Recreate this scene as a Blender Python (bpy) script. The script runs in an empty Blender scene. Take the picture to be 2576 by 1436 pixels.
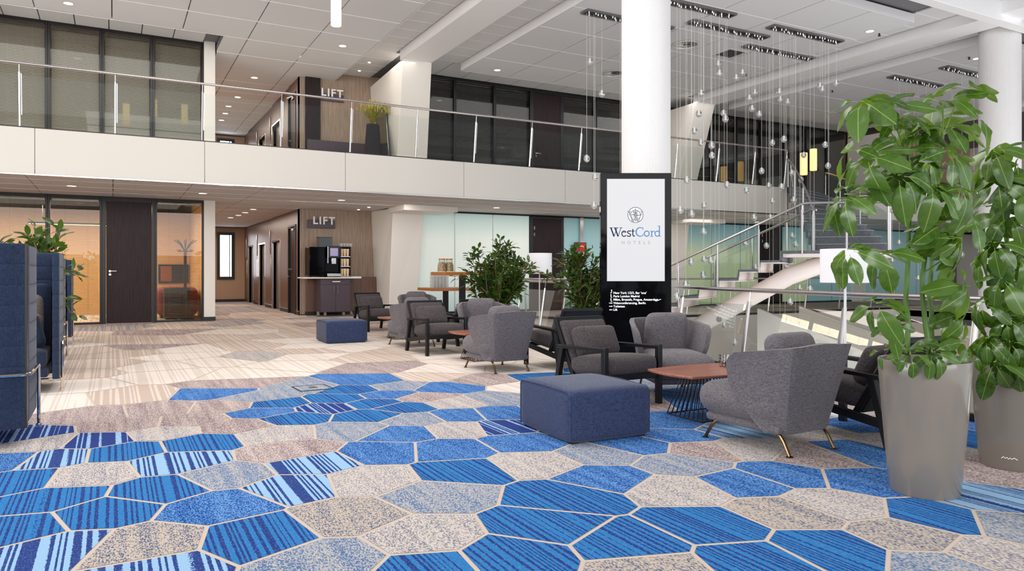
import bpy, bmesh, math, random
from mathutils import Vector, Matrix, Euler
random.seed(7)
scn = bpy.context.scene
COL = scn.collection
PI = math.pi
CS, SN = 0.8773, 0.4799          # camera yaw (cos, sin)
# ------------------------------------------------------------------ camera
cam_d = bpy.data.cameras.new('camera'); cam = bpy.data.objects.new('camera', cam_d); COL.objects.link(cam)
cam.location = (0, 0, 1.2); cam.rotation_euler = (PI/2, 0, -math.atan2(SN, CS))
cam_d.sensor_width = 36; cam_d.lens = 36*1835/2576; cam_d.shift_y = (682-718)/2576
cam_d.clip_start = 0.05; cam_d.clip_end = 300
scn.camera = cam
# ------------------------------------------------------------------ world, light, exposure
w = bpy.data.worlds.new('world'); scn.world = w; w.use_nodes = True
bg = w.node_tree.nodes['Background']; bg.inputs[0].default_value = (0.86, 0.93, 1.0, 1); bg.inputs[1].default_value = 1.5
scn.view_settings.view_transform = 'Standard'; scn.view_settings.look = 'None'
scn.view_settings.gamma = 1; scn.view_settings.use_curve_mapping = False
scn.view_settings.exposure = 0.0
cy = scn.cycles
cy.use_denoising = True; cy.max_bounces = 8; cy.diffuse_bounces = 4; cy.glossy_bounces = 4
cy.transmission_bounces = 8; cy.transparent_max_bounces = 24; cy.caustics_reflective = False; cy.caustics_refractive = False
cy.sample_clamp_indirect = 6
def area(name, loc, target, sx, sy, power, col=(1, 1, 1)):
    l = bpy.data.lights.new(name, 'AREA'); l.shape = 'RECTANGLE'; l.size = sx; l.size_y = sy; l.energy = power; l.color = col
    o = bpy.data.objects.new(name, l); COL.objects.link(o); o.location = loc
    o.rotation_euler = (Vector(target)-Vector(loc)).to_track_quat('-Z', 'Y').to_euler()
    return o
# daylight through the tall windows behind the camera, then added fill lights
area('window_light_rear', (2, -9, 4.6), (6.5, 10, 2.4), 15, 5, 1080, (1, 0.985, 0.97))
area('window_light_side', (-10.5, 7, 3.6), (4, 12, 3.4), 10, 4, 950, (1, 0.98, 0.96))  # added fill from the left, put in to lighten the ceilings
area('stairwell_fill', (15, 6, -3.2), (15, 8, 6), 11, 9, 900, (1, 0.98, 0.98))  # added upward fill for the ceilings, standing for daylight from the level below
area('overhead_fill', (2.2, 8.0, 6.3), (2.2, 8.6, 0), 6, 6, 420, (1, 0.97, 0.94))  # added fill above the view, brightens the far floor

# ------------------------------------------------------------------ helpers
class MB:
    def __init__(s): s.v = []; s.f = []; s.m = []
    def face(s, pts, m=0):
        b = len(s.v); s.v += [tuple(p) for p in pts]; s.f.append(tuple(range(b, b+len(pts)))); s.m.append(m)
    def add(s, vs, fs, m=0):
        b = len(s.v); s.v += [tuple(p) for p in vs]
        for f in fs: s.f.append(tuple(i+b for i in f)); s.m.append(m)
        return s
    def box(s, x0, x1, y0, y1, z0, z1, m=0):
        vs = [(x, y, z) for z in (z0, z1) for y in (y0, y1) for x in (x0, x1)]
        return s.add(vs, [(0,2,3,1),(4,5,7,6),(0,1,5,4),(2,6,7,3),(0,4,6,2),(1,3,7,5)], m)
    def hexa(s, b, t, m=0):     # bottom quad, top quad (same winding, counter-clockwise from above)
        return s.add(list(b)+list(t), [(3,2,1,0),(4,5,6,7),(0,1,5,4),(1,2,6,5),(2,3,7,6),(3,0,4,7)], m)
    def bar(s, p, q, wx, wz, up=(0,0,1), m=0):   # rectangular bar from p to q
        p = Vector(p); q = Vector(q); d = (q-p).normalized(); u = Vector(up)
        if abs(d.dot(u)) > .98: u = Vector((0,1,0))
        x = d.cross(u).normalized(); z = x.cross(d).normalized()
        c = [x*(wx/2*a)+z*(wz/2*b) for a, b in ((-1,-1),(1,-1),(1,1),(-1,1))]
        return s.hexa([p+k for k in c][::-1], [q+k for k in c][::-1], m)
    def tube(s, pts, r, n=8, m=0, cap=True):
        pts = [Vector(p) for p in pts]; N = len(pts); rings = []
        rr = r if isinstance(r, (list, tuple)) else [r]*N
        ref = Vector((0,0,1))
        for i, p in enumerate(pts):
            d = ((pts[i+1]-p) if i < N-1 else Vector()) ; e = (p-pts[i-1]) if i > 0 else Vector()
            t = (d.normalized() if d.length > 0 else Vector())+(e.normalized() if e.length > 0 else Vector())
            t = t.normalized() if t.length > 1e-6 else Vector((0,0,1))
            if i == 0:
                if abs(t.z) > .9: ref = Vector((1,0,0))
            a = t.cross(ref)
            if a.length < 1e-4: a = t.cross(Vector((0.3,1,0.2)))
            a.normalize(); b = t.cross(a)
            ref = a.cross(t) if abs(a.cross(t).dot(ref)) > .2 else ref
            rings.append([p+(a*math.cos(k*2*PI/n)+b*math.sin(k*2*PI/n))*rr[i] for k in range(n)])
        vs = [v for R in rings for v in R]; fs = []
        for i in range(N-1):
            for k in range(n):
                fs.append((i*n+k, i*n+(k+1) % n, (i+1)*n+(k+1) % n, (i+1)*n+k))
        if cap: fs.append(tuple(range(n))[::-1]); fs.append(tuple((N-1)*n+k for k in range(n)))
        return s.add(vs, fs, m)
    def lathe(s, prof, n=24, m=0, c=(0,0,0)):
        vs = []; fs = []; P = len(prof)
        for k in range(n):
            a = 2*PI*k/n
            for r, z in prof: vs.append((c[0]+r*math.cos(a), c[1]+r*math.sin(a), c[2]+z))
        for k in range(n):
            k2 = (k+1) % n
            for i in range(P-1):
                fs.append((k*P+i, k2*P+i, k2*P+i+1, k*P+i+1))
        return s.add(vs, fs, m)
    def prism(s, poly, z0, z1, m=0):
        n = len(poly); vs = [(x, y, z0) for x, y in poly]+[(x, y, z1) for x, y in poly]
        fs = [tuple(range(n))[::-1], tuple(range(n, 2*n))]+[(i, (i+1) % n, n+(i+1) % n, n+i) for i in range(n)]
        return s.add(vs, fs, m)
    def sphere(s, c, r, n=10, m=0, sq=(1,1,1)):
        vs = []; fs = []; h = n//2
        for i in range(h+1):
            t = PI*i/h
            for k in range(n):
                a = 2*PI*k/n
                vs.append((c[0]+r*sq[0]*math.sin(t)*math.cos(a), c[1]+r*sq[1]*math.sin(t)*math.sin(a), c[2]+r*sq[2]*math.cos(t)))
        for i in range(h):
            for k in range(n):
                fs.append((i*n+k, (i+1)*n+k, (i+1)*n+(k+1) % n, i*n+(k+1) % n))
        return s.add(vs, fs, m)
    def soft(s, c, size, r=.04, puff=(0,0,0), n=10, m=0, M=None):   # rounded, padded box
        hx, hy, hz = [k/2 for k in size]; r = min(r, hx*.98, hy*.98, hz*.98)
        idx = {}; vs = []; fs = []
        def vert(p):
            key = tuple(round(k, 4) for k in p)
            if key in idx: return idx[key]
            def mp(t, h):   # concentrate points near the ends
                return math.copysign(h*(1-(1-abs(t))**1.6), t)
            q = Vector((mp(p[0],hx), mp(p[1],hy), mp(p[2],hz)))
            inn = Vector((max(-hx+r,min(hx-r,q.x)), max(-hy+r,min(hy-r,q.y)), max(-hz+r,min(hz-r,q.z))))
            d = q-inn
            if d.length > 1e-9: q = inn+d.normalized()*r
            x, y, z = q.x/hx, q.y/hy, q.z/hz
            q = q+Vector((puff[0]*x*(1-y*y)*(1-z*z), puff[1]*y*(1-x*x)*(1-z*z), puff[2]*z*(1-x**4)*(1-y**4)))
            if M is not None: q = M @ q
            q = q+Vector(c)
            idx[key] = len(vs); vs.append(tuple(q)); return idx[key]
        for ax in range(3):
            for sg in (-1, 1):
                for i in range(n):
                    for j in range(n):
                        qd = []
                        for di, dj in ((0,0),(1,0),(1,1),(0,1)):
                            a = -1+2*(i+di)/n; b = -1+2*(j+dj)/n
                            p = [0,0,0]; p[ax] = sg; p[(ax+1) % 3] = a; p[(ax+2) % 3] = b
                            qd.append(vert(p))
                        if sg < 0: qd.reverse()
                        fs.append(tuple(qd))
        return s.add(vs, fs, m)
    def mesh(s, name, mats, smooth=True, ang=35):
        me = bpy.data.meshes.new(name); me.from_pydata(s.v, [], s.f)
        for mt in (mats if isinstance(mats, (list, tuple)) else [mats]): me.materials.append(mt)
        me.polygons.foreach_set('material_index', s.m)
        if smooth:
            me.polygons.foreach_set('use_smooth', [True]*len(s.f)); me.set_sharp_from_angle(angle=math.radians(ang))
        me.update(); return me
def link(name, me, parent=None, loc=None, rot=None, scale=None):
    o = bpy.data.objects.new(name, me); COL.objects.link(o)
    if parent: o.parent = parent
    if loc is not None: o.location = loc
    if rot is not None: o.rotation_euler = rot
    if scale is not None: o.scale = scale
    return o
def O(name, mb, mats, parent=None, loc=None, rot=None, bevel=0, smooth=True, ang=35, seg=2):
    o = link(name, mb.mesh(name, mats, smooth, ang), parent, loc, rot)
    if bevel:
        b = o.modifiers.new('bevel', 'BEVEL'); b.width = bevel; b.segments = seg; b.limit_method = 'ANGLE'; b.angle_limit = math.radians(40)
    return o
def tag(o, label=None, cat=None, group=None, kind=None):
    if label: o['label'] = label
    if cat: o['category'] = cat
    if group: o['group'] = group
    if kind: o['kind'] = kind
    return o
def thing(name, label, cat, loc=(0,0,0), rz=0, group=None):
    o = bpy.data.objects.new(name, None); COL.objects.link(o); o.location = loc; o.rotation_euler = (0,0,rz); o.empty_display_size = .1
    return tag(o, label, cat, group)
def S(name, mb, mats, parent=None, **k):
    o = O(name, mb, mats, parent, **k)
    if not parent: o['kind'] = 'structure'
    return o
def SE(name, loc=(0,0,0), rz=0):
    o = bpy.data.objects.new(name, None); COL.objects.link(o); o.location = loc; o.rotation_euler = (0,0,rz); o['kind'] = 'structure'; return o
def dup(root, loc, rz=None, label=None, group=None):
    r = root.copy(); COL.objects.link(r); r.location = loc
    if rz is not None: r.rotation_euler = (0,0,rz)
    if label: r['label'] = label
    if group: r['group'] = group
    for ch in list(root.children):
        c = ch.copy(); COL.objects.link(c); c.parent = r
        for g in list(ch.children):
            d = g.copy(); COL.objects.link(d); d.parent = c
    return r
def at(u, v, d):       # a point seen at pixel (u, v) at forward distance d, used once to read off real positions
    a = (u-1288)/1835; b = (682-v)/1835
    return Vector(((CS*a+SN)*d, (-SN*a+CS)*d, 1.2+b*d))
def aty(u, v, y):
    a = (u-1288)/1835; return at(u, v, y/(-SN*a+CS))
def atz(u, v, z): return at(u, v, (z-1.2)*1835/(682-v))
# ------------------------------------------------------------------ materials
def lin(c):
    return tuple((k/255/12.92 if k/255 <= .04045 else ((k/255+.055)/1.055)**2.4) for k in c)
def P(name, rgb, rough=.5, metal=0, spec=.5, emit=0, emitc=None, coat=0, alpha=1, sheen=0):
    m = bpy.data.materials.new(name); m.use_nodes = True; b = m.node_tree.nodes['Principled BSDF']
    b.inputs['Base Color'].default_value = (*lin(rgb), 1); b.inputs['Roughness'].default_value = rough
    b.inputs['Metallic'].default_value = metal; b.inputs['Specular IOR Level'].default_value = spec
    if emit: b.inputs['Emission Color'].default_value = (*lin(emitc or rgb), 1); b.inputs['Emission Strength'].default_value = emit
    if coat: b.inputs['Coat Weight'].default_value = coat; b.inputs['Coat Roughness'].default_value = .08
    if sheen: b.inputs['Sheen Weight'].default_value = sheen
    return m
def N(m, t, **k):
    n = m.node_tree.nodes.new(t)
    for a, b in k.items(): setattr(n, a, b)
    return n
def L(m, a, b): m.node_tree.links.new(a, b)
def coord(m, scale=(1,1,1), kind='Object'):
    tc = N(m, 'ShaderNodeTexCoord'); mp = N(m, 'ShaderNodeMapping'); mp.inputs['Scale'].default_value = scale
    L(m, tc.outputs[kind], mp.inputs[0]); return mp.outputs[0]
def noise(m, vec, scale, detail=2, rough=.5):
    n = N(m, 'ShaderNodeTexNoise'); n.inputs['Scale'].default_value = scale; n.inputs['Detail'].default_value = detail
    n.inputs['Roughness'].default_value = rough; L(m, vec, n.inputs['Vector']); return n.outputs['Fac']
def ramp(m, fac, stops, const=False):
    r = N(m, 'ShaderNodeValToRGB'); cr = r.color_ramp
    if const: cr.interpolation = 'CONSTANT'
    while len(cr.elements) < len(stops): cr.elements.new(.5)
    for e, (p, c) in zip(cr.elements, stops): e.position = p; e.color = (*lin(c), 1)
    L(m, fac, r.inputs[0]); return r.outputs[0]
def mix(m, fac, a, b, mode='MIX'):
    n = N(m, 'ShaderNodeMix', data_type='RGBA', blend_type=mode)
    if isinstance(fac, (int, float)): n.inputs[0].default_value = fac
    else: L(m, fac, n.inputs[0])
    for s, x in ((6, a), (7, b)):
        if isinstance(x, tuple): n.inputs[s].default_value = (*lin(x), 1)
        else: L(m, x, n.inputs[s])
    return n.outputs[2]
def base(m, out): L(m, out, m.node_tree.nodes['Principled BSDF'].inputs['Base Color'])
def bump(m, h, strength=.3, dist=.002):
    b = N(m, 'ShaderNodeBump'); b.inputs['Strength'].default_value = strength; b.inputs['Distance'].default_value = dist
    L(m, h, b.inputs['Height']); L(m, b.outputs[0], m.node_tree.nodes['Principled BSDF'].inputs['Normal'])
def fabric(name, dark, light, sc=1.0, rough=.95):
    m = P(name, dark, rough, sheen=.15)
    a = noise(m, coord(m, (40*sc, 40*sc, 320*sc)), 1.0, 2); b = noise(m, coord(m, (320*sc, 320*sc, 40*sc)), 1.0, 2)
    mx = N(m, 'ShaderNodeMath', operation='ADD'); L(m, a, mx.inputs[0]); L(m, b, mx.inputs[1])
    hf = N(m, 'ShaderNodeMath', operation='MULTIPLY'); L(m, mx.outputs[0], hf.inputs[0]); hf.inputs[1].default_value = .5
    base(m, ramp(m, hf.outputs[0], [(.34, dark), (.66, light)])); bump(m, hf.outputs[0], .35, .002)
    return m
def speckle_fabric(name, dark, light, sc=160):
    m = P(name, dark, .95, sheen=.1); f = noise(m, coord(m), sc, 2, .7)
    base(m, ramp(m, f, [(.4, dark), (.62, light)])); bump(m, f, .4, .002); return m
def wood(name, dark, light, axis=0, rough=.35, sc=1.0, spec=.5):
    m = P(name, dark, rough, spec=spec); s = [18*sc]*3; s[axis] = 1.2*sc
    f = noise(m, coord(m, tuple(s)), 2.0, 6, .65)
    base(m, ramp(m, f, [(.3, dark), (.7, light)])); return m
def thin_glass(name, tint=(255,255,255), refl=1.0, rough=0.0):
    m = bpy.data.materials.new(name); m.use_nodes = True; nt = m.node_tree; nt.nodes.remove(nt.nodes['Principled BSDF'])
    tr = N(m, 'ShaderNodeBsdfTransparent'); tr.inputs[0].default_value = (*lin(tint), 1)
    gl = N(m, 'ShaderNodeBsdfGlossy'); gl.inputs['Roughness'].default_value = rough
    fr = N(m, 'ShaderNodeFresnel'); fr.inputs[0].default_value = 1.5
    mu = N(m, 'ShaderNodeMath', operation='MULTIPLY'); mu.inputs[1].default_value = refl; L(m, fr.outputs[0], mu.inputs[0])
    mx = N(m, 'ShaderNodeMixShader'); L(m, mu.outputs[0], mx.inputs[0]); L(m, tr.outputs[0], mx.inputs[1]); L(m, gl.outputs[0], mx.inputs[2])
    L(m, mx.outputs[0], nt.nodes['Material Output'].inputs[0]); return m
def real_glass(name):
    m = bpy.data.materials.new(name); m.use_nodes = True; nt = m.node_tree; nt.nodes.remove(nt.nodes['Principled BSDF'])
    g = N(m, 'ShaderNodeBsdfGlass'); g.inputs['IOR'].default_value = 1.45; g.inputs['Roughness'].default_value = 0
    L(m, g.outputs[0], nt.nodes['Material Output'].inputs[0]); return m
def leafmat(name, dark, light, under, rib=None, tl_=.22):
    m = P(name, dark, .24, spec=.65); b = m.node_tree.nodes['Principled BSDF']
    f = noise(m, coord(m, (1,1,1)), 9, 3)
    oi = N(m, 'ShaderNodeObjectInfo')
    c = ramp(m, f, [(.35, dark), (.7, light)])
    c = mix(m, oi.outputs['Random'], c, light)
    if rib:
        tc = N(m, 'ShaderNodeTexCoord'); sp = N(m, 'ShaderNodeSeparateXYZ'); L(m, tc.outputs['Object'], sp.inputs[0])
        ab = N(m, 'ShaderNodeMath', operation='ABSOLUTE'); L(m, sp.outputs[1], ab.inputs[0]); lt = N(m, 'ShaderNodeMath', operation='LESS_THAN'); L(m, ab.outputs[0], lt.inputs[0]); lt.inputs[1].default_value = .010
        wv = N(m, 'ShaderNodeMath', operation='MULTIPLY_ADD'); L(m, ab.outputs[0], wv.inputs[0]); wv.inputs[1].default_value = -1.1; L(m, sp.outputs[0], wv.inputs[2])
        fr_ = N(m, 'ShaderNodeMath', operation='MULTIPLY'); L(m, wv.outputs[0], fr_.inputs[0]); fr_.inputs[1].default_value = 9
        fc = N(m, 'ShaderNodeMath', operation='FRACT'); L(m, fr_.outputs[0], fc.inputs[0]); l2 = N(m, 'ShaderNodeMath', operation='LESS_THAN'); L(m, fc.outputs[0], l2.inputs[0]); l2.inputs[1].default_value = .09
        h_ = N(m, 'ShaderNodeMath', operation='MULTIPLY'); L(m, l2.outputs[0], h_.inputs[0]); h_.inputs[1].default_value = .14
        mx_ = N(m, 'ShaderNodeMath', operation='MAXIMUM'); L(m, lt.outputs[0], mx_.inputs[0]); L(m, h_.outputs[0], mx_.inputs[1]); c = mix(m, mx_.outputs[0], c, rib)
    geo = N(m, 'ShaderNodeNewGeometry'); c2 = mix(m, geo.outputs['Backfacing'], c, under); base(m, c2)
    tl = N(m, 'ShaderNodeBsdfTranslucent'); L(m, mix(m, .5, c2, (150,190,40)), tl.inputs[0])
    mx = N(m, 'ShaderNodeMixShader'); mx.inputs[0].default_value = tl_
    L(m, b.outputs[0], mx.inputs[1]); L(m, tl.outputs[0], mx.inputs[2]); L(m, mx.outputs[0], m.node_tree.nodes['Material Output'].inputs[0])
    return m

M = {}
M['cream'] = P('cream_panel', (234,227,218), .5)
M['fascia'] = P('fascia_panel', (208,203,195), .5)
M['white'] = P('white_paint', (240,238,238), .5)
M['offwhite'] = P('off_white_paint', (228,222,214), .6)
M['ceil'] = P('acoustic_tile', (214,212,213), .9)
f_ = noise(M['ceil'], coord(M['ceil']), 140, 3, .7); base(M['ceil'], ramp(M['ceil'], f_, [(.3,(206,205,206)),(.7,(226,225,226))]))
M['ceil_low'] = P('acoustic_tile_low', (204,198,194), .85)
M['ceil_back'] = P('ceiling_void', (120,118,120), .9); M['tbar'] = P('white_grid_bar', (246,246,246), .5)
M['black'] = P('black_frame', (16,14,17), .4)
M['black_gloss'] = P('black_glass', (9,9,12), .05, spec=.09)
M['charcoal'] = P('charcoal_lacquer', (26,27,33), .45)
M['steel'] = P('brushed_steel', (200,194,192), .22, 1)
M['chrome'] = P('chrome', (225,215,205), .08, 1)
M['bronze'] = P('bronze', (122,98,70), .25, 1)
M['darkwood'] = wood('dark_stained_oak', (32,21,23), (48,34,35), 2, .45, spec=.2)
M['liftwood'] = wood('brown_veneer', (92,64,54), (118,86,72), 2, .36, .6)
M['slat'] = wood('ribbed_veneer', (148,126,108), (180,156,136), 2, .55)
M['aubergine'] = P('aubergine_laminate', (72,58,68), .45)
M['teak'] = wood('warm_oak_top', (150,84,36), (196,122,60), 0, .35)
M['walnut'] = wood('walnut_top', (128,72,54), (178,112,88), 0, .3)
M['blackwood'] = P('black_stained_ash', (15,15,18), .45, spec=.35)
M['liftdoor'] = P('dark_steel_door', (118,110,103), .35, .25)
M['tub'] = fabric('grey_tweed', (64,60,64), (128,121,125))
M['arm_fab'] = speckle_fabric('charcoal_boucle', (42,37,39), (92,82,83))
M['arm_back'] = P('black_mesh_back', (20,20,25), .9)
M['denim'] = fabric('blue_chenille', (15,22,44), (54,70,112), 1.0)
M['sofa'] = fabric('navy_melange', (12,23,40), (38,57,88), .8)
M['sofa_in'] = fabric('navy_inner', (14,22,42), (36,52,84), .8)
M['pillow'] = fabric('taupe_weave', (92,84,78), (150,140,130), .8)
M['pot'] = P('taupe_planter', (124,116,107), .2, coat=.3)
M['soil'] = P('potting_soil', (40,32,26), .95)
M['stem'] = P('green_stem', (86,118,50), .5)
M['twig'] = P('brown_twig', (120,96,64), .7)
M['leaf'] = leafmat('umbrella_leaf', (34,62,24), (78,112,38), (116,150,56), (138,162,84), .28)
M['bushleaf'] = leafmat('glossy_small_leaf', (18,36,14), (50,78,28), (74,102,44))
M['grassleaf'] = leafmat('ornamental_grass', (120,120,40), (176,160,74), (150,150,70))
M['glass'] = thin_glass('clear_glass', (242,247,245), .25)
M['winglass'] = thin_glass('window_glass', (228,228,224), .6)
M['crystal'] = real_glass('crystal')
def bubble(name, white, gl_mix):     # clear glass with a bright milky body
    m = bpy.data.materials.new(name); m.use_nodes = True; nt = m.node_tree; nt.nodes.remove(nt.nodes['Principled BSDF'])
    g = N(m, 'ShaderNodeBsdfGlass'); g.inputs['IOR'].default_value = 1.42
    tr = N(m, 'ShaderNodeBsdfTransparent'); tr.inputs[0].default_value = (.97,.97,.97,1)
    df = N(m, 'ShaderNodeBsdfTranslucent'); df.inputs[0].default_value = (1,1,1,1); d2 = N(m, 'ShaderNodeBsdfDiffuse'); d2.inputs[0].default_value = (1,1,1,1)
    a = N(m, 'ShaderNodeMixShader'); a.inputs[0].default_value = .5; L(m, df.outputs[0], a.inputs[1]); L(m, d2.outputs[0], a.inputs[2])
    b = N(m, 'ShaderNodeMixShader'); b.inputs[0].default_value = gl_mix; L(m, tr.outputs[0], b.inputs[1]); L(m, g.outputs[0], b.inputs[2])
    c = N(m, 'ShaderNodeMixShader'); c.inputs[0].default_value = white; L(m, b.outputs[0], c.inputs[1]); L(m, a.outputs[0], c.inputs[2])
    L(m, c.outputs[0], nt.nodes['Material Output'].inputs[0]); return m
M['globe'] = bubble('globe_glass', .10, .75); M['tumbler'] = bubble('tumbler_glass', .3, .15)
M['core'] = P('light_core', (255,255,255), .5, emit=.5)
M['lamp'] = P('lamp_shade', (240,238,240), .7, emit=.08)
M['tube'] = P('lit_tube', (255,250,240), .5, emit=1.6, emitc=(255,246,228))
M['tubew'] = P('lit_tube_warm', (255,226,170), .5, emit=7, emitc=(255,222,160))
M['warm'] = P('warm_lamp', (255,226,170), .5, emit=1.3, emitc=(255,206,130))
M['led'] = P('downlight_lens', (255,244,225), .3, emit=5, emitc=(255,236,205))
M['ledrim'] = P('downlight_rim', (235,232,230), .3, .4)
M['screen'] = P('lit_screen', (16,16,18), .3, emit=.98, emitc=(232,232,235), spec=.2)
M['ink'] = P('navy_print', (10,24,60), .5, emit=.25, emitc=(24,48,92), spec=0)
M['inkb'] = P('light_blue_print', (30,45,70), .5, emit=.9, emitc=(112,146,206), spec=0)
M['inkg'] = P('grey_print', (40,40,42), .5, emit=.9, emitc=(176,176,178), spec=0)
M['inkw'] = P('white_print', (250,250,252), .5, emit=.5)
M['disc'] = P('white_disc', (20,20,20), .5, emit=1.0, emitc=(252,252,253), spec=0)
M['cord'] = P('clear_cord', (222,218,210), .3)
M['wall_tan'] = P('tan_wall', (196,164,136), .7)
M['room'] = P('warm_room_wall', (224,178,124), .8)
M['blind'] = P('blind_slat', (236,233,228), .5)
M['blind_warm'] = P('blind_slat_warm', (132,98,64), .6)
M['blind_grey'] = P('blind_slat_grey', (150,148,153), .5)
M['roomdark'] = P('dark_room_wall', (112,104,92), .8)
M['red'] = P('red_upholstery', (150,52,40), .8)
M['daylight'] = P('daylight_window', (255,255,255), .5, emit=7, emitc=(240,246,255))
M['cup'] = P('paper_cup', (226,196,160), .7)
M['stone'] = P('grey_stair_carpet', (92,92,98), .9)
f_ = noise(M['stone'], coord(M['stone'], (3,3,12)), 9, 4, .7); base(M['stone'], ramp(M['stone'], f_, [(.3,(70,71,78)),(.7,(136,134,140))]))
M['pinkwhite'] = P('warm_white_steel', (224,212,206), .45)
M['beige'] = P('parapet_plaster', (206,196,186), .7)
M['pale'] = P('pale_floor', (226,226,224), .4)
M['rubber'] = P('grey_rubber', (120,116,108), .6)
M['wax'] = P('tealight_wax', (250,246,240), .5)
M['rib'] = P('ribbed_white', (218,215,214), .6)
# frosted glass with a colour that changes with height, its backlight put in as faint emission
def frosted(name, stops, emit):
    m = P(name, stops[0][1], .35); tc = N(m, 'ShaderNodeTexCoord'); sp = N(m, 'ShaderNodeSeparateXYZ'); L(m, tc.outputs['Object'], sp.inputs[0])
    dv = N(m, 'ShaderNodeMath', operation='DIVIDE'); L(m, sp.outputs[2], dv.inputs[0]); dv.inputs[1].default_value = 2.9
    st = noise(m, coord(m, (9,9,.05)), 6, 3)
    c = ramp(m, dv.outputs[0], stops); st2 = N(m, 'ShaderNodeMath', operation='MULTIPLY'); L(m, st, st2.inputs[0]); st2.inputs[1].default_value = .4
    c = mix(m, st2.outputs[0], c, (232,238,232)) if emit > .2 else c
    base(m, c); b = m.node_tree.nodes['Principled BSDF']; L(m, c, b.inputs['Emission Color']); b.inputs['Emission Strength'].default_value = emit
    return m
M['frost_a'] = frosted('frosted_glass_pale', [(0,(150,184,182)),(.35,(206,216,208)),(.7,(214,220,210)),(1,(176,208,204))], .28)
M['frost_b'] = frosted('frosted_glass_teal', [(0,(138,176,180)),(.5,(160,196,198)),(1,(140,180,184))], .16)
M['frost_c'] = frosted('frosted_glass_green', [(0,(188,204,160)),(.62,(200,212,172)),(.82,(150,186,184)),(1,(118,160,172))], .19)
# ------------------------------------------------------------------ carpet: printed cells of an irregular hexagon pattern
def carpet(name, a, b, kind, c=None, freq=30, duty=.34):
    m = P(name, a, 1.0, spec=.1)
    def math_(op, x, y=None, z=None):
        n = N(m, 'ShaderNodeMath', operation=op)
        for i, k in enumerate((x, y, z)):
            if k is None: continue
            if isinstance(k, (int, float)): n.inputs[i].default_value = k
            else: L(m, k, n.inputs[i])
        return n.outputs[0]
    pile = noise(m, coord(m, (1,.42,1)), 150, 2, .6)
    tc = N(m, 'ShaderNodeTexCoord'); sp = N(m, 'ShaderNodeSeparateXYZ'); L(m, tc.outputs['Object'], sp.inputs[0])
    if kind == 'stripe':      # uneven stripes running with the y axis, their edges broken by the pile
        wob = noise(m, coord(m, (1,.004,0)), 7, 1); wid = noise(m, coord(m, (1,.02,0)), 11, 2)
        ph_ = math_('FRACT', math_('MULTIPLY_ADD', sp.outputs[0], freq, math_('MULTIPLY', wob, 5.0)))
        tri = math_('ABSOLUTE', math_('SUBTRACT', ph_, .5))            # 0 in a stripe's middle, .5 between stripes
        lev = math_('ADD', math_('ADD', tri, .5), math_('MULTIPLY_ADD', pile, .26, math_('MULTIPLY', wid, -.62)))
        t0 = .56+(duty-.5)*.5
        col = ramp(m, lev, [(t0, b), (t0+.035, a)])
        if c is not None: col = mix(m, math_('MULTIPLY', math_('GREATER_THAN', pile, .55), .45), col, c)
        else: col = mix(m, math_('MULTIPLY', math_('GREATER_THAN', pile, .57), .16), col, (150,180,220))
    else:                     # speckled loops with a lengthwise drift
        s = noise(m, coord(m, (1,.05,1)), 18, 2)
        lev = math_('MULTIPLY_ADD', s, .26, pile)
        col = ramp(m, lev, [(.53, a), (.62, c), (.71, b)] if c else [(.54, a), (.70, b)])
    base(m, col); bump(m, pile, .5, .004); return m
CM = {
 'grout': P('carpet_ground', (206,190,176), 1.0, spec=.1),
 'B': carpet('carpet_blue_stripe', (46,120,182), (38,62,128), 'stripe', None, 31, .36),
 'N': carpet('carpet_navy_stripe', (50,68,134), (160,196,230), 'stripe', (34,48,108), 17, .28),
 'L': carpet('carpet_light_stripe', (152,190,222), (44,66,130), 'stripe', None, 24, .44),
 'S': carpet('carpet_blue_speckle', (28,72,140), (112,156,208), 'speck', (56,108,176)),
 'G': carpet('carpet_grey_blue', (84,110,152), (192,184,176), 'speck', (140,156,176)),
 'E': carpet('carpet_beige_fleck', (84,98,130), (202,186,170), 'speck', (178,168,158)),
 'C': carpet('carpet_cream_fleck', (122,124,142), (214,202,192), 'speck', (194,185,178)),
 'M': carpet('carpet_mauve_fleck', (118,100,108), (210,194,186), 'speck', (168,150,148)),
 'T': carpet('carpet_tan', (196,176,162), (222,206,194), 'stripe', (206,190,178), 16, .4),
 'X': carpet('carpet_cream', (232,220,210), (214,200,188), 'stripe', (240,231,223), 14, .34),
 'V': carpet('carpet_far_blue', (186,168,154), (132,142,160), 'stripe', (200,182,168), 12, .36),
}
CK = list(CM); cells = []
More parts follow.
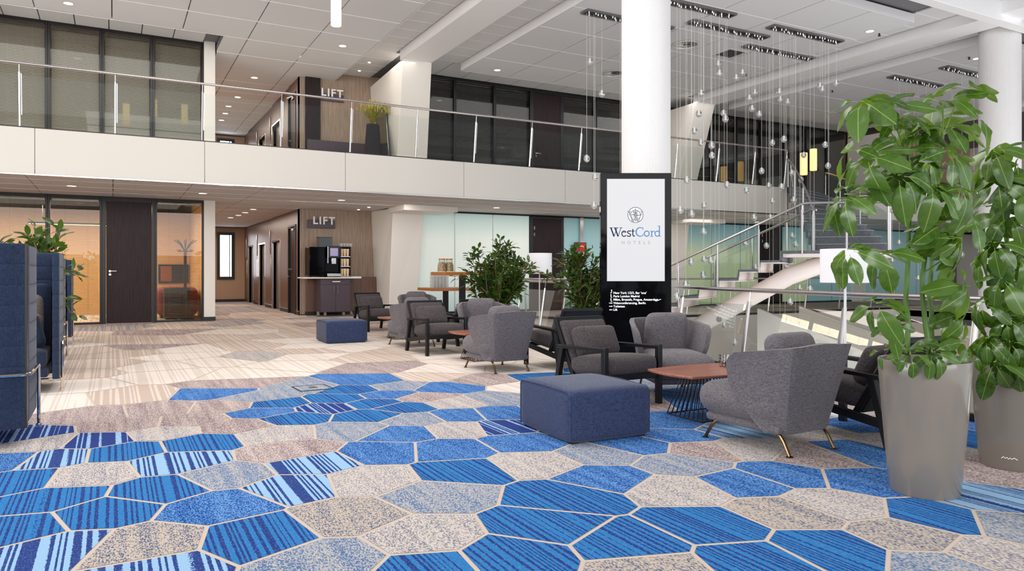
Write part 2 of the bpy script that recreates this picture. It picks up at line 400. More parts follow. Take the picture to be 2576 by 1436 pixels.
raw = '''120,1390,L;360,1445,L;350,1375,E;660,1345,B;830,1412,G;870,1300,E;1062,1350,C;1075,1436,B;1290,1400,B;1372,1320,B;1420,1252,B;1160,1185,B;1100,1245,G;930,1207,C;735,1226,L;790,1165,L;
560,1270,S;250,1288,B;120,1258,B;410,1230,B;565,1198,G;220,1195,C;40,1212,B;40,1330,B;440,1163,L;130,1152,L;10,1160,S;310,1134,B;505,1112,B;245,1108,N;40,1097,N;90,1118,C;410,1088,C;590,1072,M;730,1135,M;
690,1092,C;890,1080,G;960,1138,S;1010,1088,S;1130,1132,S;1150,1078,C;1045,1055,G;740,1050,B;930,1045,B;815,1026,N;670,1036,S;700,1016,B;850,1003,B;940,1014,B;1015,1024,B;975,993,S;890,980,B;925,958,S;995,972,G;
538,988,S;650,998,G;590,966,M;230,1045,M;400,1030,M;560,1022,M;330,1068,M;470,1058,M;1065,1000,M;1140,1012,C;1250,1003,G;1157,1045,S;1260,1040,S;1268,1073,N;1320,1112,S;1350,1165,C;1510,1143,G;1525,1200,S;1710,1168,G;
1710,1230,C;1600,1120,S;1710,1095,S;1700,1064,S;1830,1080,L;1770,1130,M;1880,1128,C;2050,1150,M;1870,1215,S;1985,1195,S;2170,1210,S;2185,1142,S;1790,1325,B;1985,1290,E;2100,1268,C;2090,1380,B;1590,1370,B;1900,1412,B;
1650,1432,E;2290,1350,E;2390,1430,G;2365,1300,B;2480,1255,L;2560,1325,G;2500,1400,C;2480,1185,M;2420,1100,B;2470,1065,S;2300,1120,C;960,923,M;1215,955,M;1440,1075,B;1400,1030,S;1480,1010,C;1330,975,X;1120,930,X;
2040,1040,C;2150,1062,S;1950,1040,S;2260,1040,C;1580,1010,M;760,975,G'''
seeds = []
for r_ in raw.replace('\n', '').split(';'):
    u, v, t = r_.split(','); p = atz(float(u), float(v), 0); seeds.append((p.x, p.y, t))
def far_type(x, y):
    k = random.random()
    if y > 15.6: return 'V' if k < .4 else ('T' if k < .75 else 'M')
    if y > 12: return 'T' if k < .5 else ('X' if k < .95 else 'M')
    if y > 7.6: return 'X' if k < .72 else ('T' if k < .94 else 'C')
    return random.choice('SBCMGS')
for i in range(6000):
    x = random.uniform(-7, 24); y = random.uniform(.6, 33.5); sp = .48 if y < 8 else (.62 if y < 13 else .85)
    if all((x-a)**2+((y-b)*.85)**2 > sp*sp for a, b, t in seeds): seeds.append((x, y, far_type(x, y)))
def clip(poly, nx, ny, c):       # keep nx*x+ny*y <= c
    out = []
    for i in range(len(poly)):
        p, q = poly[i], poly[(i+1) % len(poly)]; a = nx*p[0]+ny*p[1]-c; b = nx*q[0]+ny*q[1]-c
        if a <= 0: out.append(p)
        if (a < 0 < b) or (b < 0 < a):
            t = a/(a-b); out.append((p[0]+(q[0]-p[0])*t, p[1]+(q[1]-p[1])*t))
    return out
VA, VB, VC, VD = (5.22, -1.0), (8.75, 18.0), (10.0, 14.5), (22.0, 14.5)      # opening in the floor
def side(p, q):
    nx, ny = (q[1]-p[1]), -(q[0]-p[0]); return nx, ny, nx*p[0]+ny*p[1]
fm = MB()
GAP = .011
for i, (x, y, t) in enumerate(seeds):
    nb = sorted((((a-x)**2+(b-y)**2, a, b) for j, (a, b, _) in enumerate(seeds) if j != i))[:22]
    poly = [(x-1.4,y-1.4),(x+1.4,y-1.4),(x+1.4,y+1.4),(x-1.4,y+1.4)]
    for d2, a, b in nb:
        d = math.sqrt(d2); nx, ny = (a-x)/d, (b-y)/d
        poly = clip(poly, nx, ny, nx*(a+x)/2+ny*(b+y)/2-GAP)
        if len(poly) < 3: break
    if len(poly) < 3: continue
    poly = clip(clip(poly, 0, -1, -.3), 0, 1, 33)
    if y < 18.4:
        if x < 9 and not (y > 14 and x > 9.5):
            nx, ny, c = side(VA, VB); s_ = math.hypot(nx, ny); poly = clip(poly, nx, ny, c-.02*s_)
        elif y > 14: poly = clip(poly, 0, -1, -14.52)
        elif x < 22.6: continue
    if len(poly) >= 3: fm.face([(a, b, .0015) for a, b in poly], CK.index(t))
# the ground the print lies on: slab with the stairwell cut out
slab = [(-12,-7),(4.11,-7),VA,VB,VC,VD,(22,-1),(23,-7),(36,-7),(36,36),(-12,36)]
fm.prism(slab, -.4, 0, 0)
floor = S('floor', fm, [CM[k] for k in CK], smooth=False)
# level below, seen down the opening
mb = MB(); mb.box(3, 30, -3, 24, -3.5, -3.4); S('floor_below', mb, M['pale'])
mb = MB(); mb.box(9.8, 22.2, 14.5, 14.6, -3.4, -.02); mb.box(9.8, 22.2, 14.46, 14.5, -.42, -.0); S('wall_below_far', mb, M['beige'])
mb = MB(); mb.box(22.0, 22.1, -2, 14.5, -3.4, -.02); S('wall_below_right', mb, M['beige'])
def wallstrip(name, pts, t=.12, zb=-3.4, mat=None):   # a parapet: plan line with a sloping top
    m_ = MB()
    for (p, q) in zip(pts[:-1], pts[1:]):
        dx, dy = q[0]-p[0], q[1]-p[1]; l = math.hypot(dx, dy); nx, ny = -dy/l*t, dx/l*t
        m_.hexa([(p[0],p[1],zb),(q[0],q[1],zb),(q[0]+nx,q[1]+ny,zb),(p[0]+nx,p[1]+ny,zb)], [(p[0],p[1],p[2]),(q[0],q[1],q[2]),(q[0]+nx,q[1]+ny,q[2]),(p[0]+nx,p[1]+ny,p[2])])
    return S(name, m_, mat or M['beige'])
a_, b_ = at(1905, 776, 15.6), at(2300, 935, 13.4); wallstrip('parapet_wall', [a_, b_], .1, -3.4, M['offwhite'])
a_, b_ = at(2010, 770, 17.4), at(2420, 915, 15.4); wallstrip('parapet_wall_rear', [a_, b_], .1, -3.4, M['beige'])
# skirting along the opening
mb = MB(); nx, ny, c = side(VA, VB); s_ = math.hypot(nx, ny)
mb.bar((5.22,-1,.03), (8.75,18,.03), .05, .07); S('trim_1', mb, M['black'])
mb = MB(); mb.bar((8.75,18,.03), (10,14.5,.03), .05, .06); mb.bar((10,14.5,.03), (22,14.5,.03), .05, .06); S('trim_2', mb, M['black'])
# ------------------------------------------------------------------ shell
# lower storey, left of the lift lobby: dark frame with glass, blinds and a door
def blinds(name, x0, x1, y, z0, z1, mat, parent, pitch=.034, tilt=35, w=.024):
    m_ = MB(); n = int((z1-z0)/pitch); dy = w/2*math.cos(math.radians(tilt)); dz = w/2*math.sin(math.radians(tilt))
    for i in range(n):
        z = z0+(i+.5)*pitch; m_.face([(x0,y-dy,z-dz),(x1,y-dy,z-dz),(x1,y+dy,z+dz),(x0,y+dy,z+dz)])
    k = x0+.25
    while k < x1-.1:
        m_.box(k-.002, k+.002, y-.003, y+.003, z0, z1); k += .45
    o = O(name, m_, mat, parent, smooth=False); o['kind'] = 'stuff'
    return o
def window(n, x0, x1, y, z0, z1, blind=None, tilt=35, glass=None, fr=.045, frame=True, drop=0, pitch=.034, w=.024):
    root = SE('window_%d' % n, (0,0,0))
    if frame:
        m_ = MB(); m_.box(x0, x0+fr, y-.05, y+.05, z0, z1); m_.box(x1-fr, x1, y-.05, y+.05, z0, z1)
        m_.box(x0+fr, x1-fr, y-.05, y+.05, z0, z0+fr); m_.box(x0+fr, x1-fr, y-.05, y+.05, z1-fr*1.5, z1)
        O('frame', m_, M['black'], root, bevel=.004, seg=1)
    m_ = MB(); m_.box(x0+fr, x1-fr, y-.012, y, z0+fr, z1-fr); O('pane', m_, glass or M['winglass'], root, smooth=False)
    if blind:
        m_ = MB(); m_.box(x0+fr+.02, x1-fr-.02, y+.1, y+.14, z1-fr*1.5-.05, z1-fr*1.5-.01); O('head_rail', m_, M['steel'], root)
        blinds('blind_slats', x0+fr+.02, x1-fr-.02, y+.12, z0+.06+drop, z1-fr*1.5-.05, blind, root, pitch=pitch, tilt=tilt, w=w)
    return root
WN = 0
for x0, x1 in ((-5.4,-4.35),(-4.35,-3.3),(-3.3,-2.28),(-2.28,-1.26),(-1.26,-.22)):
    WN += 1; window(WN, x0, x1, 19, 0, 2.9, M['blind_warm'], 22, drop=.14)
WN += 1; window(WN, .86, 1.92, 19, 0, 2.9, M['blind_warm'], 16, drop=.02)
d1 = SE('door_1'); mb = MB(); mb.box(-.22,-.14,18.94,19.06,0,2.9); mb.box(.8,.86,18.94,19.06,0,2.9); mb.box(-.14,.8,18.94,19.06,2.8,2.9); O('frame', mb, M['black'], d1, bevel=.004)
mb = MB(); mb.box(-.135,.795,18.95,19.01,.01,2.795); O('door_leaf', mb, M['darkwood'], d1, bevel=.003)
def lever(parent, x, y, z, sgn=1, along='x'):
    m_ = MB()
    for zz in (z, z-.075):
        m_.tube([(x,y,zz),(x,y-.012,zz)], .026, 14)
    m_.tube([(x,y,z),(x,y-.05,z),(x+sgn*.03,y-.06,z),(x+sgn*.13,y-.06,z)], .010, 8)
    return O('door_handle', m_, M['chrome'], parent)
lever(d1, -.06, 18.95, 1.2)
# upper storey, left
for x0, x1 in ((-5.5,-4.43),(-4.43,-3.38),(-3.38,-2.32),(-2.32,-1.26),(-1.26,-.22),(-.22,.81),(.81,1.92)):
    WN += 1; window(WN, x0, x1, 19, 3.68, 6.7, M['blind'], 50, w=.041)
# white pier beside the lobby and corridor walls
mb = MB(); mb.box(1.92, 2.17, 18.94, 19.3, .1, 2.9); mb.box(1.92, 2.17, 18.94, 19.3, 3.68, 6.75); S('wall_pier', mb, M['offwhite'])
mb = MB(); mb.box(1.91, 2.18, 18.92, 19.31, 0, .1); S('baseboard_pier', mb, M['black'])
mb = MB(); mb.box(2.05, 2.17, 19.3, 30.5, 0, 2.9); mb.box(2.05, 2.17, 19.3, 30.5, 3.68, 6.5); S('wall_corridor_left', mb, M['wall_tan'])
# rooms behind the left glazing
mb = MB(); mb.box(-6, 2.05, 23.5, 23.6, 0, 2.9); mb.box(-6.1, -6, 19.2, 23.6, 0, 2.9); mb.box(2.0, 2.05, 19.3, 23.6, 0, 2.9); S('wall_meeting_room', mb, M['room'])
mb = MB(); mb.box(-6, 2.05, 22.0, 22.1, 3.68, 6.7); mb.box(2.0, 2.05, 19.3, 22, 3.68, 6.7); S('wall_upper_room', mb, M['roomdark'])
area('meeting_room_light', (-2, 21.2, 2.8), (-2, 21.2, 0), 6, 2, 330, (1, .83, .6))
area('upper_room_light', (-2, 20.6, 6.5), (-2, 20.8, 0), 6, 1.5, 60, (1, .93, .8))
# corridor end with bright window
for k, (zb, zt, wz0, wz1) in enumerate(((0,2.9,.88,2.72),(3.68,6.5,4.4,6.4))):
    mb = MB(); mb.box(2.17, 4.8, 30.5, 30.6, zb, zt); S('wall_corridor_end' if k == 0 else 'wall_corridor_end_upper', mb, M['wall_tan'])
    WN += 1; r = SE('window_%d' % WN); mb = MB(); x0, x1 = 3.56, 4.2
    fr = .11
    mb.box(x0,x0+fr,30.44,30.5,wz0,wz1); mb.box(x1-fr,x1,30.44,30.5,wz0,wz1); mb.box(x0+fr,x1-fr,30.44,30.5,wz0,wz0+fr); mb.box(x0+fr,x1-fr,30.44,30.5,wz1-fr,wz1)
    mb.box(x1-fr-.09,x1-fr-.06,30.44,30.5,wz0+fr,wz1-fr); O('frame', mb, M['black'], r)
    mb = MB(); mb.box(x0+fr,x1-fr,30.47,30.5,wz0+fr,wz1-fr); O('pane', mb, M['daylight'], r)
mb = MB(); mb.box(2.17, 4.7, 30.42, 30.5, 0, .1); S('baseboard_corridor', mb, M['black'])
# ------------------------------------------------------------------ lift block (both storeys)
def wx(y): return 4.44+.016*(y-20.2)
def lift_block(z0, z1, tagname, upper):
    mb = MB()
    segs = []; ds = []    # openings along y: (start, end, top)
    ops = [(20.62,21.5,2.45,'door'),(22.9,24.1,2.12,'lift'),(25.6,26.8,2.12,'lift'),(28.2,29.4,2.12,'lift')]
    y = 20.2
    for a, b, h, kd in ops:
        mb.box(wx(y), wx(y)+.3, y, a, z0, z1); mb.box(wx(y), wx(y)+.3, a, b, z0+h, z1); y = b
    mb.box(wx(y), wx(y)+.3, y, 30.5, z0, z1)
    S('wall_lift_%s' % tagname, mb, M['liftwood'])
    mb = MB(); y = 20.2
    for a, b, h, kd in ops:
        mb.box(wx(y)-.012, wx(y), y, a-.06, z0, z0+.1); y = b+.06
    S('baseboard_lift_%s' % tagname, mb, M['black'])
    mb = MB(); y = 20.2
    for a, b, h, kd in ops:
        mb.box(wx(y)-.016, wx(y), y, a-.06, z0+.1, z0+.12); y = b+.06
    S('trim_lift_%s' % tagname, mb, M['chrome'])
    n = 0
    for a, b, h, kd in ops:
        n += 1; r = SE('door_%d' % (n+(5 if upper else 1))); x = wx(a)
        mb = MB(); mb.box(x-.03, x+.12, a-.05, a, z0, z0+h+.05); mb.box(x-.03, x+.12, b, b+.05, z0, z0+h+.05); mb.box(x-.03, x+.12, a, b, z0+h, z0+h+.05)
        O('door_frame', mb, M['chrome'] if kd == 'lift' else M['black'], r, bevel=.004)
        if kd == 'lift':
            for q0, q1 in ((a, (a+b)/2-.002), ((a+b)/2+.002, b)):
                mb = MB(); mb.box(x+.09, x+.12, q0, q1, z0+.01, z0+h); O('door_panel', mb, M['liftdoor'], r)
            mb = MB(); mb.box(x-.02, x, b+.3, b+.36, z0+.95, z0+1.62); O('call_panel', mb, M['chrome'], r, bevel=.01)
            mb = MB(); mb.box(x-.05, x, b+.32, b+.36, z0+1.75, z0+2.5); O('lantern', mb, M['steel'], r, bevel=.01)
        else:
            mb = MB(); mb.box(x+.02, x+.06, a, b, z0+.01, z0+h); O('door_leaf', mb, M['darkwood'], r)
            mb = MB(); mb.tube([(x+.02,b-.1,z0+1.05),(x-.05,b-.1,z0+1.05),(x-.06,b-.13,z0+1.05),(x-.06,b-.24,z0+1.05)], .011, 8); mb.tube([(x+.02,b-.1,z0+1.25),(x-.03,b-.1,z0+1.25)], .03, 12)
            O('door_handle', mb, M['chrome'], r)
            mb = MB(); mb.box(x-.05, x+.02, a+.1, a+.36, z0+h-.12, z0+h-.06); mb.bar((x-.04,a+.2,z0+h-.05),(x-.12,b-.3,z0+h-.03),.02,.015); O('door_closer', mb, M['steel'], r)
    # ribbed front wall
    mb = MB(); mb.box(4.44, 6.75, 20.2, 20.35, z0, z1)
    x = 4.46; k = 0
    while x < 6.7:
        wd = .0325 if k % 3 else .029; mb.box(x, x+wd, 20.189-.003*(k % 2), 20.2, z0+.02, z1); x += .036; k += 1
    S('wall_lobby_%s' % tagname, mb, M['slat'], smooth=False)
lift_block(0, 2.9, 'lower', False)
lift_block(3.68, 6.74, 'upper', True)
mb = MB(); mb.box(-12, 36, 31, 31.1, -.4, 6.85); mb.box(-12, -11.9, 12, 31, -.4, 6.85); S('wall_outer', mb, M['offwhite'])
for i_, (z_, e_) in enumerate(((2.86, 120), (6.44, 100))):
    area('lift_corridor_lamps', (3.3, 24.5, z_), (3.3, 24.5, 0), 1.2, 9, e_, (1, .88, .78)); area('lift_front_lamps', (5.2, 17.6, z_), (5.4, 18.6, 0), 3, 1.5, 45-15*i_, (1, .95, .9))
area('upper_blind_fill', (-2, 16.9, 6.44), (-2, 17.6, 0), 8, 1.2, 125, (1, .97, .93)); area('upper_blind_fill', (12.5, 16.9, 6.44), (12.5, 17.6, 0), 8, 1.2, 70, (1, .97, .95))  # added fills from above, put in to brighten the blind slats
area('under_balcony_lamps', (-1, 17.2, 2.86), (-1, 17.2, 0), 5, 1.5, 55, (1, .92, .84)); area('under_balcony_lamps', (13, 17.2, 2.86), (13, 17.2, 0), 8, 1.5, 70, (1, .94, .9))
mb = MB(); mb.box(4.62, 6.7, 19.98, 20.17, .1, 1.04); S('wall_wainscot', mb, M['liftwood'], bevel=.004)
mb = MB(); mb.box(4.60, 6.7, 19.96, 20.17, 0, .1); S('baseboard_wainscot', mb, M['black'])
mb = MB(); mb.box(4.62, 6.4, 19.98, 20.1, 3.68, 4.78); S('wall_wainscot_upper', mb, M['aubergine'], bevel=.004)
mb = MB(); mb.box(4.6, 5.0, 20.1, 20.17, 3.68, 6.55); S('trim_3', mb, M['darkwood'])
# ------------------------------------------------------------------ slanted white fins (columns) and beams
def fin(name, dx, dy=0):
    mb = MB()
    mb.hexa([(6.55+dx,18.93,0),(7.33+dx,18.93,0),(7.2+dx,20.17,0),(6.57+dx,20.17,0)], [(6.60+dx,18.72,2.9),(7.52+dx,18.78,2.9),(7.3+dx,20.17,2.9),(6.46+dx,20.17,2.9)])
    mb.hexa([(6.62+dx,18.55,3.6),(7.5+dx,18.6,3.6),(7.3+dx,20.17,3.6),(6.5+dx,20.17,3.6)], [(6.28+dx,17.1,6.45),(7.05+dx,17.1,6.45),(7.2+dx,20.17,6.45),(6.43+dx,20.17,6.45)])
    return S(name, mb, M['cream'], smooth=False, bevel=.01, seg=1)
fin('wall_fin_left', 0); fin('wall_fin_centre', 9.6); fin('wall_fin_right', 19.2)
mb = MB(); mb.box(6.5, 8.0, 17.6, 18.8, 2.76, 2.9); mb.box(16.1, 17.6, 17.6, 18.8, 2.76, 2.9); S('trim_4', mb, M['cream'], bevel=.005)
for i, x in enumerate((-3.3, 6.28, 15.92, 25.5)):
    mb = MB(); mb.box(x, x+.77, -6, 17.3 if i else 19, 6.45, 6.74); S('beam_%s' % ('far_left','left','centre','right')[i], mb, M['white'], bevel=.006, seg=1)
mb = MB(); mb.box(-8, 32, 8.28, 8.52, 6.33, 6.74); S('beam_cross', mb, M['white'], bevel=.006, seg=1)
# ------------------------------------------------------------------ ceilings
def tiles(parent, xs, ys, z, t, mat, skip=None, gap=.022):
    cache = {}
    for i in range(len(xs)-1):
        for j in range(len(ys)-1):
            cx, cy_ = (xs[i]+xs[i+1])/2, (ys[j]+ys[j+1])/2
            if skip and skip(cx, cy_): continue
            sx, sy = round(xs[i+1]-xs[i]-gap, 3), round(ys[j+1]-ys[j]-gap, 3)
            if (sx, sy) not in cache:
                m_ = MB(); m_.box(-sx/2, sx/2, -sy/2, sy/2, 0, t); cache[(sx, sy)] = m_.mesh('ceiling_panel', mat, False)
            link('ceiling_panel', cache[(sx, sy)], parent, (cx, cy_, z))
def bars(parent, x0, x1, ys, z, w=.02):      # bright grid bars along x
    for y in ys:
        m_ = MB(); m_.box(x0, x1, y-w/2, y+w/2, z-.004, z+.03); O('grid_bar', m_, M['tbar'], parent, smooth=False)
def rng(a, b, n): return [a+(b-a)*i/n for i in range(n+1)]
mb = MB(); mb.box(-12, 36, -7, 32, 6.74, 6.85); ceil = S('ceiling', mb, M['ceil_back'])
ys_ = [20.2-1.335*i for i in range(0, 17)][::-1]
raft = SE('ceiling_raft_left')
mb = MB(); mb.box(-8.2, 5.4, -1, 17.5, 6.56, 6.68); mb.box(2.2, 5.4, 17.5, 20.15, 6.56, 6.68); O('raft_backing', mb, M['ceil_back'], raft)
bars(raft, -8.2, 5.4, [y for y in ys_ if y < 17.6], 6.5); bars(raft, 2.2, 5.4, [y for y in ys_ if 17.6 < y < 20.1], 6.5); bars(raft, 2.2, 4.44, [20.2+1.335*i for i in range(1, 8)], 6.5)
mb = MB(); mb.box(5.40, 5.43, -1, 20.15, 6.5, 6.68); mb.box(-8.2, 2.2, 17.5, 17.53, 6.5, 6.68); O('raft_edge', mb, M['white'], raft)
tiles(raft, [5.42-1.36*i for i in range(11)][::-1], ys_, 6.5, .06, M['ceil'], lambda x, y: (y > 17.5 and x < 2.2))
tiles(raft, [2.19,2.70,4.06,wx(25)], [20.2+1.335*i for i in range(8)], 6.5, .06, M['ceil'])
tiles(raft, [2.2,2.70], [17.55,18.87,20.2], 6.5, .06, M['ceil'])
mb = MB(); mb.box(2.1, 4.8, 20.15, 30.6, 6.56, 6.7); O('raft_backing', mb, M['white'], raft)
raft = SE('ceiling_raft_centre')
mb = MB(); mb.box(8.1, 14.95, 9.55, 17.55, 6.54, 6.68); O('raft_backing', mb, M['ceil_back'], raft); bars(raft, 8.1, 14.95, rng(9.55, 17.55, 6)[1:-1], 6.5)
mb = MB(); mb.box(8.07, 8.1, 9.52, 17.58, 6.5, 6.74); mb.box(8.1, 14.95, 9.52, 9.55, 6.5, 6.68); mb.box(8.1, 14.95, 17.55, 17.58, 6.5, 6.68); mb.box(14.95, 14.98, 9.52, 17.58, 6.5, 6.68); O('raft_edge', mb, M['white'], raft)
tiles(raft, rng(8.1, 14.95, 5), rng(9.55, 17.55, 6), 6.5, .05, M['ceil'])
raft = SE('ceiling_raft_right')
mb = MB(); mb.box(17.75, 24.6, 9.55, 17.55, 6.54, 6.68); O('raft_backing', mb, M['ceil_back'], raft); bars(raft, 17.75, 24.6, rng(9.55, 17.55, 6)[1:-1], 6.5)
mb = MB(); mb.box(17.72, 17.75, 9.52, 17.58, 6.5, 6.74); mb.box(17.75, 24.6, 9.52, 9.55, 6.5, 6.68); O('raft_edge', mb, M['white'], raft)
tiles(raft, rng(17.75, 24.6, 5), rng(9.55, 17.55, 6), 6.5, .05, M['ceil'])
# narrow tile strips beside beams and along the glazing, set higher
strip = SE('ceiling_strip')
for xa, xb in ((5.44,6.26),(7.08,8.06),(15.0,15.9),(16.72,17.7),(24.7,25.4)):
    tiles(strip, [xa, xb], [17.55-.62*i for i in range(15)][::-1], 6.70, .03, M['ceil']); bars(strip, xa, xb, [17.55-.62*i for i in range(15)], 6.70, .018)
tiles(strip, [5.44, 6.42], [17.55,18.2,18.85,19.5,20.17], 6.70, .03, M['ceil']); bars(strip, 5.44, 6.42, [18.2,18.85,19.5], 6.70, .018)
tiles(strip, [-8+.66*i for i in range(16)], [17.6, 18.95], 6.70, .03, M['ceil'], lambda x, y: x > 2.0)
tiles(strip, [7.1+.8*i for i in range(24)], [17.6, 18.95], 6.70, .03, M['ceil'])
# low ceiling under the balcony
low = SE('ceiling_low')
mb = MB(); mb.box(-9, 34, 15.12, 19.0, 2.93, 2.97); mb.box(2.17, 6.75, 19.0, 20.2, 2.93, 2.97); mb.box(2.17, 4.8, 20.2, 30.5, 2.93, 2.97); O('grid_backing', mb, M['ceil_back'], low); bars(low, -9, 34, [16.05,17.05,18.05], 2.9, .012); bars(low, 2.19, 4.44, [20.2+1.335*i for i in range(8)], 2.9, .012)
xs_ = [-5.46+1.365*i for i in range(29)]
tiles(low, xs_, [15.14,16.05,17.05,18.05,18.98], 2.9, .03, M['ceil_low'], None, .014)
tiles(low, [2.19,2.70,4.06,5.42,6.5], [18.98,20.18], 2.9, .03, M['ceil_low'], None, .014)
tiles(low, [2.19,2.70,4.06,wx(25)], [20.2+1.335*i for i in range(8)], 2.9, .03, M['ceil_low'], None, .014)
# ------------------------------------------------------------------ balcony slab with fascia panels
bal = SE('wall_balcony')
mb = MB(); mb.box(-9, 17.55, 15.12, 19, 2.97, 3.66); mb.box(2.17, 6.75, 19, 20.2, 2.97, 3.66); mb.box(2.05, 4.8, 20.2, 30.5, 2.97, 3.66); mb.box(17.55, 34, 18.4, 19, 2.97, 3.66); mb.box(21.3, 34, 15.12, 18.4, 2.97, 3.66)
O('slab', mb, M['cream'], bal)
j = [-9.38+2.73*i for i in range(18)]
for a, b in zip(j[:-1], j[1:]):
    a2, b2 = a, min(b, 17.6) if a < 17.6 else b
    if a > 17.4 and b < 21.4: continue
    if a < 21.3 < b: a2 = 21.3
    mb = MB(); mb.box(a2+.004, b2-.004, 15.07, 15.115, 2.89, 3.68); O('fascia_panel', mb, M['fascia'], bal, bevel=.003, seg=1)
mb = MB(); mb.box(-9, 17.6, 15.06, 15.14, 2.865, 2.888); mb.box(21.3, 34, 15.06, 15.14, 2.865, 2.888); O('edge_strip', mb, M['steel'], bal)
mb = MB(); mb.box(-9, 17.6, 15.08, 15.2, 3.682, 3.70); mb.box(21.3, 34, 15.08, 15.2, 3.682, 3.70); O('edge_sill', mb, M['black'], bal)
mb = MB(); mb.box(17.56, 17.62, 15.07, 18.4, 2.89, 3.68); O('end_panel', mb, M['cream'], bal)
# ------------------------------------------------------------------ right-hand glazing
for x0, x1 in ((7.15,8.53),(8.53,9.8),(9.8,11.03),(12.14,13.4),(13.4,14.6),(14.6,15.8),(17.0,18.3),(18.3,19.5),(19.5,20.7),(20.7,21.9),(21.9,23.1),(23.1,24.3),(24.3,25.5)):
    WN += 1; window(WN, x0, x1, 19, 3.68, 6.68, M['blind_grey'], 50, pitch=.036, w=.036)
mb = MB(); mb.box(7, 27, 20.6, 20.7, 3.68, 6.7); S('wall_upper_right', mb, P('shaded_room', (70,68,72), .8))
d10 = SE('door_10'); mb = MB(); mb.box(11.03,11.1,18.95,19.05,3.68,6.68); mb.box(12.07,12.14,18.95,19.05,3.68,6.68); mb.box(11.1,12.07,18.95,19.05,6.58,6.68); O('frame', mb, M['black'], d10)
mb = MB(); mb.box(11.105,12.065,18.96,19.02,3.69,6.575); O('door_leaf', mb, M['darkwood'], d10)
lever(d10, 11.2, 18.96, 4.75)
def frost(x0, x1, mat, n):
    r = SE('window_%d' % n); mb = MB(); mb.box(x0+.012, x1-.012, 18.985, 19.0, .05, 2.86); o = O('pane', mb, mat, r, smooth=False)
    mb = MB(); mb.box(x0-.008, x0+.008, 18.975, 19.02, .0, 2.86); O('joint', mb, M['steel'], r); return r
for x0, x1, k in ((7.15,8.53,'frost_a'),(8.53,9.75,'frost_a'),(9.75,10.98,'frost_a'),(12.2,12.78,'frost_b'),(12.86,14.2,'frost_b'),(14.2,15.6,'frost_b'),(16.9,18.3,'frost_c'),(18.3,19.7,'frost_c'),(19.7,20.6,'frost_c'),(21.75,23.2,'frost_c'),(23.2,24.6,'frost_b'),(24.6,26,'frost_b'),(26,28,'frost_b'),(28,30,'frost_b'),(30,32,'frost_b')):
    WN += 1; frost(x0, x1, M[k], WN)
mb = MB(); mb.box(7.0, 34, 18.94, 19.04, 2.85, 2.93); mb.box(7.3, 34, 18.95, 19.03, 0, .06); S('trim_5', mb, M['black'])
mb = MB(); mb.box(12.76,12.88,18.9,18.99,0,2.87); S('trim_6', mb, M['steel'])
for n, a in ((11, 10.98), (12, 20.6)):
    d = SE('door_%d' % n); mb = MB(); mb.box(a,a+.1,18.94,19.05,0,2.87); mb.box(a+1.1,a+1.2,18.94,19.05,0,2.87); mb.box(a+.1,a+1.1,18.94,19.05,2.78,2.87); O('frame', mb, M['black'], d)
    mb = MB(); mb.box(a+.105,a+1.095,18.95,19.02,.01,2.775); O('door_leaf', mb, M['darkwood'], d)
    for z in (2.3, 2.5):
        mb = MB(); mb.box(a+.12,a+.16,18.92,18.95,z-.05,z+.05); O('hinge', mb, M['chrome'], d)
mb = MB(); mb.box(7.0, 34, 19.6, 19.7, 0, 2.9); S('wall_behind_frost', mb, M['roomdark'])
mb = MB(); mb.box(34, 34.1, -7, 20, 0, 6.8); S('wall_right_end', mb, M['offwhite'])
mb = MB(); mb.box(25.4, 34, 19.0, 19.1, 3.68, 6.7); S('wall_upper_end', mb, M['wall_tan'])
# ------------------------------------------------------------------ railings
def railing(name, label, P0, P1, zb, h, lean, posts, glass_z=(.06,.82), r=.024, skip=None):
    """straight run from P0 to P1; lean = (dx, dy) of the top relative to the foot"""
    t = thing(name, label, 'railing', (P0[0], P0[1], zb))
    d = Vector((P1[0]-P0[0], P1[1]-P0[1], 0)); l = d.length; d.normalize(); ln = Vector((lean[0], lean[1], 0))
    mb = MB(); mb.tube([ln+Vector((0,0,h)), ln+d*l+Vector((0,0,h))], r, 12); O('handrail', mb, M['steel'], t)
    for s_ in posts:
        mb = MB(); a = d*s_; mb.tube([a, a+ln*.86+Vector((0,0,h*.86))], .021, 10); mb.tube([a+ln*.86+Vector((0,0,h*.86)), a+ln+Vector((0,0,h))], .008, 8)
        b = a+ln.normalized()*-.0 ; mb.bar(a+ln*.2+d*.028+Vector((0,0,h*.2)), a+ln*.84+d*.028+Vector((0,0,h*.84)), .012, .012)
        O('post', mb, M['steel'], t)
    ps = sorted(posts)
    for a, b in zip(ps[:-1], ps[1:]):
        mb = MB(); q = []
        for s_, k in ((a+.035, glass_z[0]), (b-.035, glass_z[0]), (b-.035, glass_z[1]), (a+.035, glass_z[1])): q.append(d*s_+ln*k+Vector((0,0,h*k)))
        mb.face(q); O('glass_pane', mb, M['glass'], t, smooth=False)
    return t
bx = [-7.6,-5.9,-4.4,-2.9]+[aty(u, 300, 15.14).x for u in (50,290,508,706,881,1046,1193,1333,1457)]+[11.9,13.3,14.8,16.2,17.5]
railing('balcony_railing', 'long glass balcony railing with steel handrail on the cream upper balcony', (-8.5,15.16), (17.5,15.16), 3.69, 1.08, (0,-.14), [x+8.5 for x in bx])
railing('balcony_railing', 'short glass balcony railing to the right of the upper stair flight', (21.4,15.16), (30,15.16), 3.69, 1.08, (0,-.14), [.05,1.6,3.1,4.6,6.1,7.6])
nd = Vector((3.53,19,0)).normalized()
def onl(y): return (5.22+(y+1)*3.53/19, y)
